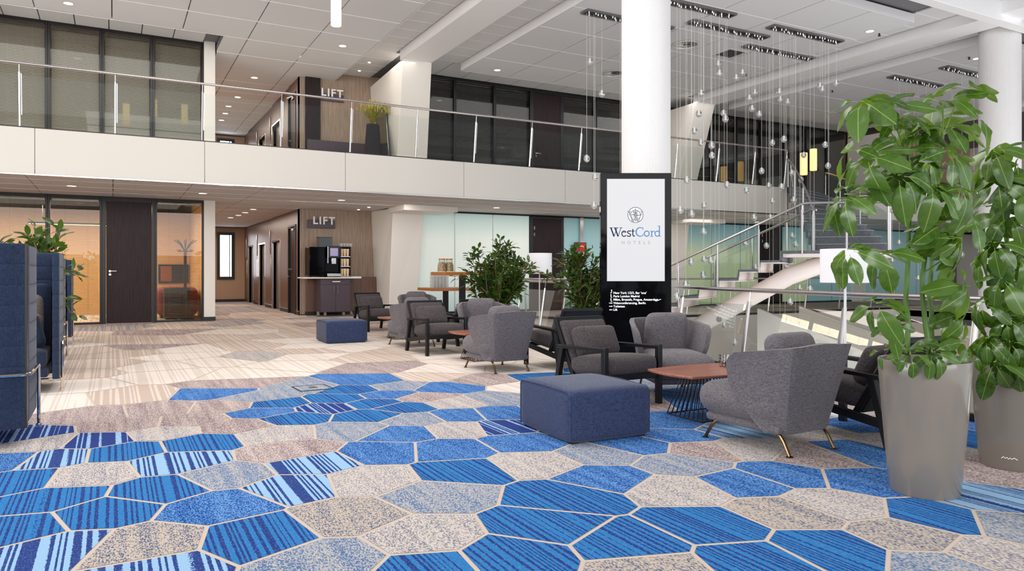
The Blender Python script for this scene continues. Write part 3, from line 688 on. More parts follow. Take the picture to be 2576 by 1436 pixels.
railing('void_railing', 'near glass stairwell railing with steel handrail behind the armchairs, right of the kiosk', (onl(-.4)[0]+.04,-.4), (onl(8.1)[0]+.04,8.1), 0, .97, (.14,-.026), [.1,1.35,2.45,3.9,5.35,6.9,8.4], r=.026)
railing('void_railing', 'far section of glass stairwell railing behind the two bushes and floor lamp', (onl(8.9)[0]+.04,8.9), (8.70,17.9), 0, .98, (.13,-.024), [.2,1.7,3.2,4.3,5.8,7.3,8.9])
railing('void_railing', 'short return of glass stairwell railing before the frosted glass wall', (8.82,17.85), (10.0,14.6), 0, 1.0, (-.08,-.03), [.1,1.6,3.3])
railing('void_railing', 'rear glass stairwell railing beyond the stairs in front of the green glass', (10.05,14.55), (21.9,14.55), 0, 1.0, (0,-.13), [.1,1.6,3.1,4.6,6.1,7.6,9.1,10.6,11.7])
# ------------------------------------------------------------------ staircase on a white tube
st = thing('staircase', 'grey carpeted staircase with white tube spine rising through the stairwell', 'staircase')
ph = math.radians(28); R0 = Vector((CS,-SN,0)); F0 = Vector((SN,CS,0)); RD = R0*math.cos(ph)-F0*math.sin(ph); FD = F0*math.cos(ph)+R0*math.sin(ph)
D0 = 13.5; ZL = 1.583; NS = 9; rise = ZL/NS; gx = .385
Lp = at(2018, 630, D0); Lp.z = ZL      # landing front-left corner
WID = 1.5
for k in range(-5, NS):                    # k counts upward; step k top at (k+1)*rise
    z = (k+1)*rise; x1 = -(NS-1-k)*gx; x0 = x1-gx
    a = Lp+RD*x0; b = Lp+RD*(x1+.02)
    def q(p, z_, dd=0): return Vector((p.x, p.y, z_))+FD*dd
    if k < NS-1:
        mb = MB(); mb.hexa([q(a,z-.04),q(b,z-.04),q(b,z-.04,WID),q(a,z-.04,WID)], [q(a,z),q(b,z),q(b,z,WID),q(a,z,WID)])
        mb.hexa([q(a+RD*-.02,z-rise),q(a+RD*.012,z-rise),q(a+RD*.012,z-rise,WID),q(a+RD*-.02,z-rise,WID)], [q(a,z-.04),q(a+RD*.03,z-.04),q(a+RD*.03,z-.04,WID),q(a,z-.04,WID)])
        o = O('step', mb, M['stone'], st, smooth=False)
        mb = MB(); e = -.012
        mb.hexa([q(a+RD*.03,z-.058,e),q(b+RD*.03,z-.058,e),q(b+RD*.03,z-.058,WID),q(a+RD*.03,z-.058,WID)], [q(a+RD*.03,z-.041,e),q(b+RD*.03,z-.041,e),q(b+RD*.03,z-.041,WID),q(a+RD*.03,z-.041,WID)])
        mb.hexa([q(a+RD*.012,z-rise-.05,e),q(a+RD*.028,z-rise-.05,e),q(a+RD*.028,z-rise-.05,WID),q(a+RD*.012,z-rise-.05,WID)], [q(a+RD*.031,z-.058,e),q(a+RD*.047,z-.058,e),q(a+RD*.047,z-.058,WID),q(a+RD*.031,z-.058,WID)])
        O('step_plate', mb, M['pinkwhite'], st, smooth=False)
# landing
zl = ZL; LW = 1.45
a = Lp+RD*(-gx); b = Lp+RD*LW
def q3(p, z_, dd=0): return Vector((p.x, p.y, z_))+FD*dd
mb = MB(); mb.hexa([q3(a,zl-.06),q3(b,zl-.06),q3(b,zl-.06,2.0),q3(a,zl-.06,2.0)],[q3(a,zl),q3(b,zl),q3(b,zl,2.0),q3(a,zl,2.0)])
mb.hexa([q3(a,zl-rise-.03),q3(a+RD*.04,zl-rise-.03),q3(a+RD*.04,zl-rise-.03,WID),q3(a,zl-rise-.03,WID)],[q3(a,zl-.06),q3(a+RD*.04,zl-.06),q3(a+RD*.04,zl-.06,WID),q3(a,zl-.06,WID)])
O('landing', mb, M['stone'], st, smooth=False)
mb = MB(); mb.hexa([q3(a+RD*.05,zl-.12,-.012),q3(b,zl-.12,-.012),q3(b,zl-.12,1.98),q3(a+RD*.05,zl-.12,1.98)],[q3(a+RD*.05,zl-.06,-.012),q3(b,zl-.06,-.012),q3(b,zl-.06,1.98),q3(a+RD*.05,zl-.06,1.98)])
O('landing_plate', mb, M['pinkwhite'], st, smooth=False)
# tube spine
tp = [at(1560, 940, 16.2), at(1787, 803, 15.2), at(1986, 694, 14.3), at(2075, 662, 14.1), at(2180, 660, 14.1)]
mb = MB(); mb.tube(tp, [.175]*5, 20); O('tube_spine', mb, M['pinkwhite'], st)
# upper flight: from the landing to the balcony
M['nose'] = P('stair_nosing', (150,150,154), .6); nU = 12; r2 = (3.68-zl)/nU
A0 = Lp+FD*1.6+RD*.05; A1 = A0+RD*1.38; B0 = Vector((17.62,15.1,0)); B1 = Vector((21.2,16.6,0))
for k in range(nU):
    f0, f1 = k/nU, (k+1)/nU; z = zl+(k+1)*r2
    p0, p1 = A0.lerp(B0, f0), A1.lerp(B1, f0); p2, p3 = A1.lerp(B1, f1), A0.lerp(B0, f1)
    mb = MB(); mb.hexa([(p0.x,p0.y,z-r2),(p1.x,p1.y,z-r2),(p2.x,p2.y,z-r2+.02),(p3.x,p3.y,z-r2+.02)], [(p0.x,p0.y,z),(p1.x,p1.y,z),(p2.x,p2.y,z),(p3.x,p3.y,z)])
    O('step', mb, M['stone'], st, smooth=False)
    mb = MB(); e0, e1 = p0+Vector((-.004,-.012,0)), p1+Vector((-.004,-.012,0))
    mb.bar((e0.x,e0.y,z-.012),(e1.x,e1.y,z-.012),.012,.02); O('nosing', mb, M['nose'], st, smooth=False)
def stair_rail(name, foot, z0s, hs, posts, zoff=.95):
    pass
def polyrail(pts, r=.024): 
    mb = MB(); mb.tube(pts, r, 10); O('handrail', mb, M['steel'], st)
def post(p, zb, zt):
    mb = MB(); mb.tube([(p.x,p.y,zb),(p.x,p.y,zt-.1)], .021, 10); mb.tube([(p.x,p.y,zt-.1),(p.x,p.y,zt)], .008, 6); O('rail_post', mb, M['steel'], st)
# near-side rail of the lower flight
hn = .86
def stepz(x): return zl+(x/gx)*rise
for dd, lo in ((-.02, -6.9), (WID, -5.6)):
    A = Lp+FD*dd
    pl = A+RD*(lo*gx); polyrail([Vector((pl.x,pl.y,stepz(lo*gx)+hn)), Vector((A.x,A.y,zl+hn)), Vector((A.x,A.y,zl+hn+.01))+RD*.1, Vector((A.x,A.y,zl+hn-.02))+RD*(1.45 if dd < 0 else .1)])
    for k in ((-6,-4,-2,0) if dd < 0 else (-5,-3,-1.2,.1)):
        p = A+RD*(k*gx); post(p, stepz(k*gx)-.06, stepz(k*gx)+hn) if k < 0 else post(p, zl-.06, zl+hn)
    mb = MB(); pa, pb = A+RD*(lo*gx), A
    mb.face([Vector((pa.x,pa.y,stepz(lo*gx)+.0)), Vector((pb.x,pb.y,zl+.02)), Vector((pb.x,pb.y,zl+.72)), Vector((pa.x,pa.y,stepz(lo*gx)+.72))]); O('glass_pane', mb, M['glass'], st, smooth=False)
A = Lp+FD*-.02
mb = MB(); pb = A+RD*1.42; mb.face([Vector((A.x,A.y,zl+.02))+RD*.05, Vector((pb.x,pb.y,zl+.02)), Vector((pb.x,pb.y,zl+.72)), Vector((A.x,A.y,zl+.72))+RD*.05]); O('glass_pane', mb, M['glass'], st, smooth=False)
post(A+RD*.75, zl-.06, zl+hn); post(A+RD*1.42, zl-.06, zl+hn)
# curved rails of the upper flight
for (p0, p1) in ((A0, B0), (A1, B1)):
    pts = [];
    for i in range(7):
        f = i/6; p = p0.lerp(p1, f); zz = zl+(3.68-zl)*f+hn+.12*math.sin(PI*f); pts.append((p.x, p.y, zz))
    polyrail(pts)
    for i in (0,2,4,6):
        p = p0.lerp(p1, i/6); post(p, zl+(3.68-zl)*i/6-.05, pts[i][2])
    mb = MB()
    mb.face([(p0.x,p0.y,zl+.05),(p1.x,p1.y,3.7),(p1.x,p1.y,4.55),(p0.x,p0.y,zl+.72)]); O('glass_pane', mb, M['glass'], st, smooth=False)
# ------------------------------------------------------------------ pillars
def pillar(label, x, y, r, ztop):
    mb = MB(); n = 288; prof = []
    for k in range(n):
        a = 2*PI*k/n; rr = r-(.004 if k % 3 == 0 else 0); prof.append((rr*math.cos(a), rr*math.sin(a)))
    mb.prism(prof, 0, ztop)
    o = O('pillar', mb, M['rib'], None, (x, y, 0), smooth=False); return tag(o, label, 'pillar', None, 'structure')
pillar('round ribbed white pillar directly behind the black display kiosk', 7.0, 8.62, .362, 6.74)
pillar('round ribbed white pillar at the right behind the tall umbrella plants', 17.15, 8.95, .40, 6.6)
# ------------------------------------------------------------------ display kiosk
KA = -math.atan2(SN, CS)
kp = at(1600, 682, 10.1)
k = thing('display_kiosk', 'tall black glass display kiosk with lit hotel screen before the pillar', 'kiosk', (kp.x, kp.y, 0), KA)
KW = .98; px = 10.1/1835      # metres per pixel on the kiosk front
def kx(u): return (u-1600)*px
def kz(v): return 1.2+(682-v)*px
mb = MB(); mb.box(kx(1511), kx(1689), .0, .14, .06, kz(435)); O('housing', mb, M['black_gloss'], k, bevel=.006)
mb = MB(); mb.box(kx(1516), kx(1684), .0, .1, 0, .06); O('plinth', mb, M['charcoal'], k)
mb = MB(); mb.box(kx(1527), kx(1672), -.006, .0, kz(707), kz(450)); O('screen', mb, M['screen'], k)
# logo on the screen: strokes laid flat on the glass
def ribbon(mb, pts, w, y=-.0075, m=0, closed=False):
    n = len(pts); L_, R_ = [], []
    for i in range(n):
        a = pts[i-1] if (i > 0 or closed) else pts[i]; b = pts[(i+1) % n] if (i < n-1 or closed) else pts[i]
        dx, dz = b[0]-a[0], b[1]-a[1]; l = math.hypot(dx, dz) or 1; ww = w[i] if isinstance(w, (list, tuple)) else w
        nx, nz = -dz/l*ww/2, dx/l*ww/2; L_.append((pts[i][0]+nx, y, pts[i][1]+nz)); R_.append((pts[i][0]-nx, y, pts[i][1]-nz))
    for i in range(n if closed else n-1):
        j = (i+1) % n; mb.face([R_[i], R_[j], L_[j], L_[i]], m)
def arc(cx, cz, rx, rz, a0, a1, n=18):
    return [(cx+rx*math.cos(math.radians(a0+(a1-a0)*i/n)), cz+rz*math.sin(math.radians(a0+(a1-a0)*i/n))) for i in range(n+1)]
S1 = px/11.043      # close-up pixels (1546 over 140) to metres
def lx(x): return kx(1530+x/11.043)
def lz(y): return kz(500+y/11.043)
def LP(*pp): return [(lx(x), lz(y)) for x, y in pp]
em = MB(); em.prism([(0,0)]*3, 0, 0) if False else None
mb = MB(); mb.face([(p[0], -.0068, p[1]) for p in arc(lx(755), lz(450), 215*S1, 215*S1, 0, 360, 40)[:-1]]); O('logo_disc', mb, M['disc'], k, smooth=False)
mb = MB(); ribbon(mb, arc(lx(755), lz(450), 213*S1, 213*S1, 0, 360, 48)[:-1], 13*S1, closed=True)
ribbon(mb, arc(lx(755), lz(450), 135*S1, 135*S1, 0, 360, 40)[:-1], 12*S1, closed=True)
for i in range(8):      # compass points
    a = i*PI/4; R_ = (182 if i % 2 == 0 else 128)*S1; w_ = (26 if i % 2 == 0 else 18)*S1; c0 = (lx(755), lz(450))
    tip = (c0[0]+R_*math.sin(a), c0[1]+R_*math.cos(a)); r0 = 40*S1
    s1 = (c0[0]+w_*math.cos(a)+r0*.3*math.sin(a), c0[1]-w_*math.sin(a)+r0*.3*math.cos(a))
    mb.face([(c0[0],-.0078,c0[1]),(s1[0],-.0078,s1[1]),(tip[0],-.0078,tip[1])]); mb.face([(tip[0],-.0078,tip[1]),(s1[0],-.0078,s1[1]),(c0[0],-.0078,c0[1])])
for a, b in (((575,447),(640,447)),((870,447),(935,447)),((755,268),(755,320)),((755,580),(755,630))): ribbon(mb, LP(a, b), 12*S1, -.0079)
O('logo_compass', mb, M['ink'], k, smooth=False)
mb = MB()
for p, w_ in ((((578,350),(690,655)),44),(((690,655),(800,350)),20),(((712,350),(832,655)),44),(((832,655),(938,350)),22)): ribbon(mb, LP(*p), w_*S1, -.0085)
for a, b in ((530,632),(680,826),(882,972)): ribbon(mb, LP((a,351),(b,351)), 18*S1, -.0086)
O('logo_letter', mb, M['inkg'], k, smooth=False)
mb = MB(); y_ = -.0075
for p, w_ in ((((72,805),(160,1048)),34),(((160,1048),(245,805)),16),(((185,805),(273,1048)),34),(((273,1048),(352,805)),16)): ribbon(mb, LP(*p), w_*S1, y_)
for a, b in ((38,122),(146,278),(315,388)): ribbon(mb, LP((a,806),(b,806)), 17*S1, y_-.0004)
ribbon(mb, LP((378,930),(492,930)), 16*S1, y_); ribbon(mb, arc(lx(438), lz(970), 62*S1, 74*S1, 28, 325), 26*S1, y_-.0003)     # e
ribbon(mb, arc(lx(575), lz(925), 42*S1, 32*S1, 35, 230, 12)+arc(lx(575), lz(1008), 46*S1, 36*S1, 60, -150, 14), 26*S1, y_)       # s
ribbon(mb, LP((620,868),(612,915)), 14*S1, y_-.0002); ribbon(mb, LP((522,1000),(518,1050)), 14*S1, y_-.0002)
ribbon(mb, LP((682,838),(682,1005),(695,1035),(742,1030)), 28*S1, y_); ribbon(mb, LP((632,898),(740,898)), 18*S1, y_-.0003)       # t
O('logo_word', mb, M['ink'], k, smooth=False)
mb = MB()
ribbon(mb, arc(lx(885), lz(920), 112*S1, 120*S1, 42, 318, 28), [(16+20*abs(math.sin(i/28*PI)))*S1 for i in range(29)], y_)
ribbon(mb, LP((962,790),(962,862)), 16*S1, y_-.0002); ribbon(mb, LP((962,1040),(966,970)), 16*S1, y_-.0002)
ribbon(mb, arc(lx(1068), lz(968), 68*S1, 72*S1, 0, 360, 28)[:-1], 30*S1, y_, closed=True)
ribbon(mb, LP((1205,892),(1205,1046)), 30*S1, y_); ribbon(mb, LP((1155,1046),(1260,1046)), 15*S1, y_-.0002); ribbon(mb, LP((1150,898),(1206,894)), 15*S1, y_-.0003)
ribbon(mb, LP((1212,935),(1240,900),(1280,900),(1278,935)), 22*S1, y_-.0004)
ribbon(mb, arc(lx(1360), lz(968), 62*S1, 72*S1, 0, 360, 28)[:-1], 28*S1, y_, closed=True)
ribbon(mb, LP((1420,745),(1420,1040)), 30*S1, y_-.0004); ribbon(mb, LP((1370,762),(1424,750)), 15*S1, y_-.0005); ribbon(mb, LP((1420,1045),(1466,1036)), 16*S1, y_-.0005)
O('logo_word', mb, M['inkb'], k, smooth=False)
def text(name, s_, size, loc, mat, parent, rot=(PI/2,0,0), ext=.0, space=1.0, bold=0, align='LEFT'):
    c = bpy.data.curves.new(name, 'FONT'); c.body = s_; c.size = size; c.extrude = ext; c.space_character = space; c.offset = bold; c.resolution_u = 3; c.align_x = align
    t = bpy.data.objects.new(name, c); COL.objects.link(t); dg = bpy.context.evaluated_depsgraph_get()
    me = bpy.data.meshes.new_from_object(t.evaluated_get(dg)); bpy.data.objects.remove(t); bpy.data.curves.remove(c)
    me.materials.clear(); me.materials.append(mat)
    return link(name, me, parent, loc, rot)
xx = 365
for ch, x_ in zip('HOTELS', (365,525,692,838,972,1100)): text('logo_letter', ch, 125*S1, (lx(x_), -.0075, lz(1258)), M['inkg'], k)
S2 = px/14.311
def dx_(x): return kx(1510+x/14.311)
def dz_(y): return kz(700+y/14.311)
for s_, y in (("New York 1/2/3, Bar 'one'",560),('Paris London Madrid',680),('Milan, Brussels, Prague, Amsterdam',800),('Videoconferencing, Berlin',925),('Toiletten',1045),('Lift',1165)):
    text('direction_text', s_, 112*S2, (dx_(470), -.002, dz_(y)), M['inkw'], k, bold=.0006)
mb = MB()
def arrow(pts, tip):
    ribbon(mb, [(dx_(a), dz_(b)) for a, b in pts], 22*S2, -.002)
    a, b = pts[-1]; t_ = (dx_(tip[0]), dz_(tip[1])); ddx, ddz = tip[0]-a, tip[1]-b; l = math.hypot(ddx, ddz); nx, ny = -ddy_(ddz)/l*26 if False else -ddz/l*26, ddx/l*26
    tri = [(dx_(a+nx), dz_(b+ny)), t_, (dx_(a-nx), dz_(b-ny))]; mb.face([(p[0],-.0022,p[1]) for p in tri]); mb.face([(p[0],-.0022,p[1]) for p in tri[::-1]])
arrow([(360,522),(408,522),(408,440)], (408,400)); arrow([(430,680),(385,680),(385,605)], (385,565)); arrow([(430,825),(385,825),(385,750)], (385,710))
arrow([(318,890),(405,890)], (445,890)); arrow([(318,1008),(405,1008)], (445,1008)); arrow([(442,1132),(360,1132)], (318,1132))
ribbon(mb, [(dx_(a), dz_(b)) for a, b in ((1980,812),(2050,812),(2060,785),(2120,785),(2130,760),(2190,760))], 18*S2, -.002)
O('direction_arrow', mb, M['inkw'], k, smooth=False)
# ------------------------------------------------------------------ LIFT signs, meeting room lettering, framed poster
def lift_sign(label, zc, ub0, ub1, vb0, vb1, ut, vt, hpx):
    a, b = aty(ub0, vb1, 20.1), aty(ub1, vb0, 20.1); t = thing('lift_sign', label, 'sign', (a.x, 20.13, a.z))
    mb = MB(); mb.box(0, b.x-a.x, -.02, .02, 0, abs(aty(ub0, vb0, 20.1).z-a.z)); O('sign_board', mb, M['aubergine'], t, bevel=.004)
    p = aty(ut, vt, 20.1); hh = hpx/1835*20.2
    text('letter', 'LIFT', hh*1.38, (p.x-a.x, -.05, p.z-a.z), M['white'], t, ext=.02, space=1.2, bold=.007)
lift_sign('LIFT sign with white letters on a dark board above the coffee machine', 0, 774, 843, 552, 573, 786, 563, 19)
lift_sign('LIFT sign with white letters on a dark board on the upper storey', 0, 796, 865, 232, 250, 807, 240, 19)
p = aty(209, 650, 18.95); t_ = text('glass_lettering', 'Riga', .13, (p.x, 18.975, p.z), P('etched_white',(214,204,186),.6), None); tag(t_, 'white word Riga lettered on the meeting room glass beside the dark door', 'lettering')
p = aty(1468, 650, 18.7); t = thing('framed_poster', 'small red and cream framed poster behind the right-hand bamboo plant', 'poster', (p.x, 18.86, p.z))
mb = MB(); mb.box(-.22,.22,0,.03,-.05,.50); O('poster_frame', mb, M['black'], t); mb = MB(); mb.box(-.2,.2,-.004,0,.2,.48); O('poster_red', mb, P('poster_red',(196,30,30),.5), t)
mb = MB(); mb.box(-.2,.2,-.004,0,-.03,.2); ribbon(mb, arc(.02,.33,.1,.06,0,180,10), .03, -.006); O('poster_cream', mb, P('poster_cream',(232,214,190),.5), t)
# ------------------------------------------------------------------ lounge furniture
def make_tub():
    t = thing('tub_chair', 'x', 'armchair')
    # shell: plan curve from left front, round the back, to right front
    def plan(s):
        # s in [-1, 1]; returns outward-facing U: flat sides, flat back, soft corners
        k = abs(s); sg = 1 if s > 0 else -1
        pts = [(0,-1.0),(.60,-1.0),(.73,-.97),(.79,-.88),(.90,-.2),(1.0,1.0)]; cum = [0]
        for a, b in zip(pts[:-1], pts[1:]): cum.append(cum[-1]+math.hypot(b[0]-a[0], b[1]-a[1]))
        d = k*cum[-1]
        for i in range(len(pts)-1):
            if d <= cum[i+1]+1e-9:
                f = (d-cum[i])/(cum[i+1]-cum[i]); return sg*(pts[i][0]+f*(pts[i+1][0]-pts[i][0])), pts[i][1]+f*(pts[i+1][1]-pts[i][1])
        return sg*pts[-1][0], pts[-1][1]
    nS, nH = 44, 16
    def shell(inset):
        G = []
        for j in range(nH+1):
            h = j/nH; row = []
            W = .275+.125*h**.8; B = .30+.135*h            # half width, back distance
            # where the side panel ends in front, sweeping back towards the floor
            F = -.17+.23*min(1, max(0, (h-.02)/.55))**.8
            if h > .82: F -= .09*((h-.82)/.18)**2
            for i in range(nS+1):
                s_ = -1+2*i/nS; x, y = plan(s_); X = x*W; Y = (y*B if y < 0 else y*F) if F > 0 else (y*B if y < 0 else 0)
                if True: Y = y*B if y < -.86 else -.86*B+(y+.86)/1.86*(F+.86*B)
                z = .135+h*(.575-.05*max(0, y*.5+.5)+.02*(1-min(1, abs(x)))*(1 if y < -.9 else 0))
                n = Vector((x, y*.9 if y < 0 else y*.05, 0)).normalized()
                row.append(Vector((X, Y, z))-n*inset)
            G.append(row)
        return G
    A = shell(0); Bn = shell(.05); mb = MB(); W_ = nS+1
    vs = [v for r in A for v in r]+[v for r in Bn for v in r]; off = len(A)*W_; fs = []
    for j in range(nH):
        for i in range(nS):
            fs.append((j*W_+i, j*W_+i+1, (j+1)*W_+i+1, (j+1)*W_+i)); fs.append((off+j*W_+i, off+(j+1)*W_+i, off+(j+1)*W_+i+1, off+j*W_+i+1))
    for i in range(nS):
        fs.append((nH*W_+i, nH*W_+i+1, off+nH*W_+i+1, off+nH*W_+i)); fs.append((i, off+i, off+i+1, i+1))
    for j in range(nH):
        fs.append((j*W_, (j+1)*W_, off+(j+1)*W_, off+j*W_)); fs.append((j*W_+nS, off+j*W_+nS, off+(j+1)*W_+nS, (j+1)*W_+nS))
    mb.add(vs, fs); o = O('shell', mb, M['tub'], t, ang=50, bevel=.014, seg=3)
    mb = MB(); mb.box(-.27,.27,-.28,.36,.135,.195); O('base', mb, M['tub'], t, bevel=.025, seg=3)
    mb = MB(); mb.soft((0,.075,.30), (.60,.70,.20), .09, (.02,.03,.03), 12); O('seat_cushion', mb, M['tub'], t, ang=80)
    R_ = Matrix.Rotation(math.radians(-14), 4, 'X')
    mb = MB(); mb.soft((0,-.20,.53), (.42,.15,.50), .07, (.01,.015,.01), 12, M=R_.to_3x3()); O('back_cushion', mb, M['tub'], t, ang=80)
    for sx in (-1, 1):
        for (y0, y1) in ((.26,.36), (-.22,-.335)):
            mb = MB(); x0, x1 = sx*.22, sx*(.265 if y1 > 0 else .225)
            mb.tube([(x0,y0-.0,.14),(x0+(x1-x0)*.3,y0+(y1-y0)*.35,.125),(x0+(x1-x0)*.6,y0+(y1-y0)*.6,.09),(x1,y1,.008)], .0115, 8); mb.tube([(x1,y1,0),(x1,y1,.008)], .022, 12)
            O('leg', mb, M['bronze'], t)
    return t
def make_arm():
    t = thing('lounge_armchair', 'x', 'armchair')
    for sx in (-1, 1):
        x = sx*.30
        mb = MB(); mb.bar((x,.385,0),(x,.385,.535),.045,.055,(0,1,0)); O('front_leg', mb, M['blackwood'], t, bevel=.004)
        mb = MB(); mb.bar((x,.41,.515),(x,-.36,.485),.05,.032); O('arm_rail', mb, M['blackwood'], t, bevel=.006)
        mb = MB(); mb.bar((x,-.285,.49),(x,-.425,0),.045,.055,(0,1,0)); O('rear_leg', mb, M['blackwood'], t, bevel=.004)
        mb = MB(); mb.bar((x,.385,.265),(x,-.375,.17),.03,.06); O('side_rail', mb, M['blackwood'], t, bevel=.004)
        mb = MB(); mb.bar((sx*.268,-.14,.20),(sx*.268,-.47,.745),.03,.045,(0,1,0)); O('back_stile', mb, M['blackwood'], t, bevel=.004)
    for y, z in ((.385,.262),(-.36,.185)):
        mb = MB(); mb.bar((-.30,y,z),(.30,y,z),.03,.05); O('cross_rail', mb, M['blackwood'], t, bevel=.004)
    mb = MB(); mb.bar((-.27,-.468,.735),(.27,-.468,.735),.04,.035); O('top_rail', mb, M['blackwood'], t, bevel=.004)
    mb = MB(); mb.hexa([(-.255,-.165,.22),(.255,-.165,.22),(.255,-.185,.21),(-.255,-.185,.21)][::-1] if False else [(-.255,-.185,.215),(.255,-.185,.215),(.255,-.155,.225),(-.255,-.155,.225)], [(-.255,-.475,.72),(.255,-.475,.72),(.255,-.44,.735),(-.255,-.44,.735)]); O('back_panel', mb, M['arm_back'], t)
    R_ = Matrix.Rotation(math.radians(31), 4, 'X').to_3x3()
    mb = MB(); mb.soft((0,-.275,.478), (.515,.05,.56), .022, (0,.012,0), 8, M=R_); O('back_upholstery', mb, M['arm_fab'], t, ang=60)
    R2 = Matrix.Rotation(math.radians(5), 4, 'X').to_3x3()
    mb = MB(); mb.soft((0,.10,.345), (.56,.62,.14), .05, (.005,.012,.028), 10, M=R2); O('seat_cushion', mb, M['arm_fab'], t, ang=80)
    R3 = Matrix.Rotation(math.radians(27), 4, 'X').to_3x3()
    mb = MB(); mb.soft((0,-.175,.535), (.46,.13,.29), .05, (.0,.035,.0), 10, M=R3); O('lumbar_pillow', mb, M['arm_fab'], t, ang=80)
    return t
def make_table():
    t = thing('coffee_table', 'x', 'table')
    hx, hy = .43, .27; pts = []
    def edge(a, b, bulge, n=8):
        d = Vector(b)-Vector(a); nrm = Vector((d.y, -d.x)).normalized()
        return [tuple(Vector(a)+d*(i/n)+nrm*bulge*math.sin(PI*i/n)) for i in range(n)]
    c = [(-hx,-hy),(hx,-hy),(hx,hy),(-hx,hy)]
    for i in range(4): pts += edge(c[i], c[(i+1) % 4], .045)
    mb = MB(); mb.prism(pts, .36, .382); O('table_top', mb, M['walnut'], t, bevel=.007, seg=3)
    bt, bb = (.17,.12), (.27,.21); n = 0
    cb = [(-1,-1),(1,-1),(1,1),(-1,1)]
    for i in range(4):
        a, b = cb[i], cb[(i+1) % 4]
        mb = MB(); mb.tube([(a[0]*bb[0],a[1]*bb[1],.006),(b[0]*bb[0],b[1]*bb[1],.006)], .0055, 6); mb.tube([(a[0]*bt[0],a[1]*bt[1],.352),(b[0]*bt[0],b[1]*bt[1],.352)], .0055, 6); O('ring_bar', mb, M['charcoal'], t)
        m_ = 10 if i % 2 == 0 else 8
        for j in range(m_):
            f = j/m_; p = (a[0]+(b[0]-a[0])*f, a[1]+(b[1]-a[1])*f)
            mb = MB(); mb.tube([(p[0]*bb[0],p[1]*bb[1],.006),(p[0]*bt[0],p[1]*bt[1],.356)], .0048, 5); O('wire_rod', mb, M['charcoal'], t)
    return t
def make_ottoman():
    t = thing('ottoman', 'x', 'ottoman'); sx, sy, sz = .68, .76, .355
    mb = MB(); mb.soft((0,0,.012+sz/2), (sx,sy,sz), .035, (.008,.008,.018), 12); O('body', mb, M['denim'], t, ang=80)
    for x in (-1, 1):
        for y in (-1, 1):
            mb = MB(); mb.box(x*.28-.03, x*.28+.03, y*.32-.03, y*.32+.03, 0, .02); O('glide', mb, M['black'], t)
    for x in (-1, 1):      # piped seams of the two side faces
        mb = MB(); X = x*(sx/2-.004); y, z0, z1 = sy/2-.012, .025, sz
        pts = [(X,-y,z0),(X,-y,z1-.02),(X,-y+.03,z1+.004),(X,0,z1+.012),(X,y-.03,z1+.004),(X,y,z1-.02),(X,y,z0)]; mb.tube(pts, .006, 6); O('piping', mb, M['denim'], t)
    return t
def make_glass(n='tealight_glass'):
    t = thing(n, 'x', 'candle holder'); mb = MB()
    mb.lathe([(0,0),(.036,0),(.036,.105),(.032,.105),(.032,.012),(0,.012)], 16); 
    O('cup', mb, M['crystal'], t)
    mb = MB()
    for i in range(8):
        a = i*PI/4
        for z in (.02,.045,.07,.095): mb.box(.036*math.cos(a)-.004,.036*math.cos(a)+.004,.036*math.sin(a)-.004,.036*math.sin(a)+.004,z-.008,z+.008)
    O('cut_facets', mb, M['chrome'], t); mb = MB(); mb.lathe([(0,.012),(.02,.012),(.02,.045),(0,.045)], 12); O('tealight', mb, M['wax'], t)
    return t
tub = make_tub(); armc = make_arm(); tabl = make_table(); otto = make_ottoman(); cand = make_glass()
used = set()
def put(proto, x, y, rz, label, group, z=0):
    if proto.name not in used:
        used.add(proto.name); proto.location = (x, y, z); proto.rotation_euler = (0,0,rz); proto['label'] = label; proto['group'] = group; return proto
    return dup(proto, (x, y, z), rz, label, group)
R = math.radians
GT, GA = 'grey tub chairs around the coffee tables', 'black framed lounge armchairs'
put(tub, 4.03, 3.60, R(2), 'large grey tweed tub chair seen from behind beside the nearest planter', GT)
put(tub, 4.83, 5.55, R(158), 'grey tub chair facing front between kiosk and nearest coffee table', GT)
put(tub, 4.13, 7.90, R(2), 'grey tub chair seen from behind, in front of the middle coffee table', GT)
put(tub, 4.93, 9.95, R(160), 'brownish tub chair facing front with its back to the large bush', GT)
put(tub, 4.25, 11.10, R(2), 'grey tub chair seen from behind, left of the middle black armchair', GT)
put(tub, 5.45, 14.0, R(165), 'farthest dark grey tub chair facing front below the bar tables', GT)
put(armc, 4.05, 5.56, R(180), 'black framed armchair with lumbar pillow behind the near blue ottoman', GA)
put(armc, 4.83, 3.47, R(0), 'black framed armchair seen from behind, half hidden by the nearest planter', GA)
put(armc, 4.97, 7.77, R(0), 'black framed armchair seen from behind, left of the kiosk', GA)
put(armc, 4.19, 9.99, R(180), 'black framed armchair with brown cushions facing front at middle table', GA)
put(armc, 5.13, 11.05, R(0), 'black framed armchair seen from behind, mostly hidden by the brown-cushioned armchair', GA)
put(armc, 4.68, 14.36, R(184), 'farthest black framed armchair behind the far blue ottoman', GA)
GC = 'walnut coffee tables on black wire bases'
put(tabl, 4.36, 4.55, R(0), 'walnut coffee table with black wire base beside the near ottoman', GC)
put(tabl, 4.46, 8.92, R(0), 'walnut coffee table with black wire base between the middle chairs', GC)
put(tabl, 4.60, 12.40, R(0), 'farthest walnut coffee table, mostly hidden behind a tub chair', GC)
put(otto, 3.11, 4.57, R(-2), 'blue chenille cube ottoman nearest the camera on the carpet', 'blue cube ottomans')
put(otto, 3.43, 12.35, R(-1), 'smaller looking blue ottoman far off before the lift lobby', 'blue cube ottomans')
GG = 'cut glass tealight holders'
put(cand, 4.60, 4.62, 0, 'cut glass tealight holder on the nearest walnut table', GG, .382)
put(cand, 4.30, 8.98, 0, 'cut glass tealight holder on the middle walnut table', GG, .382)
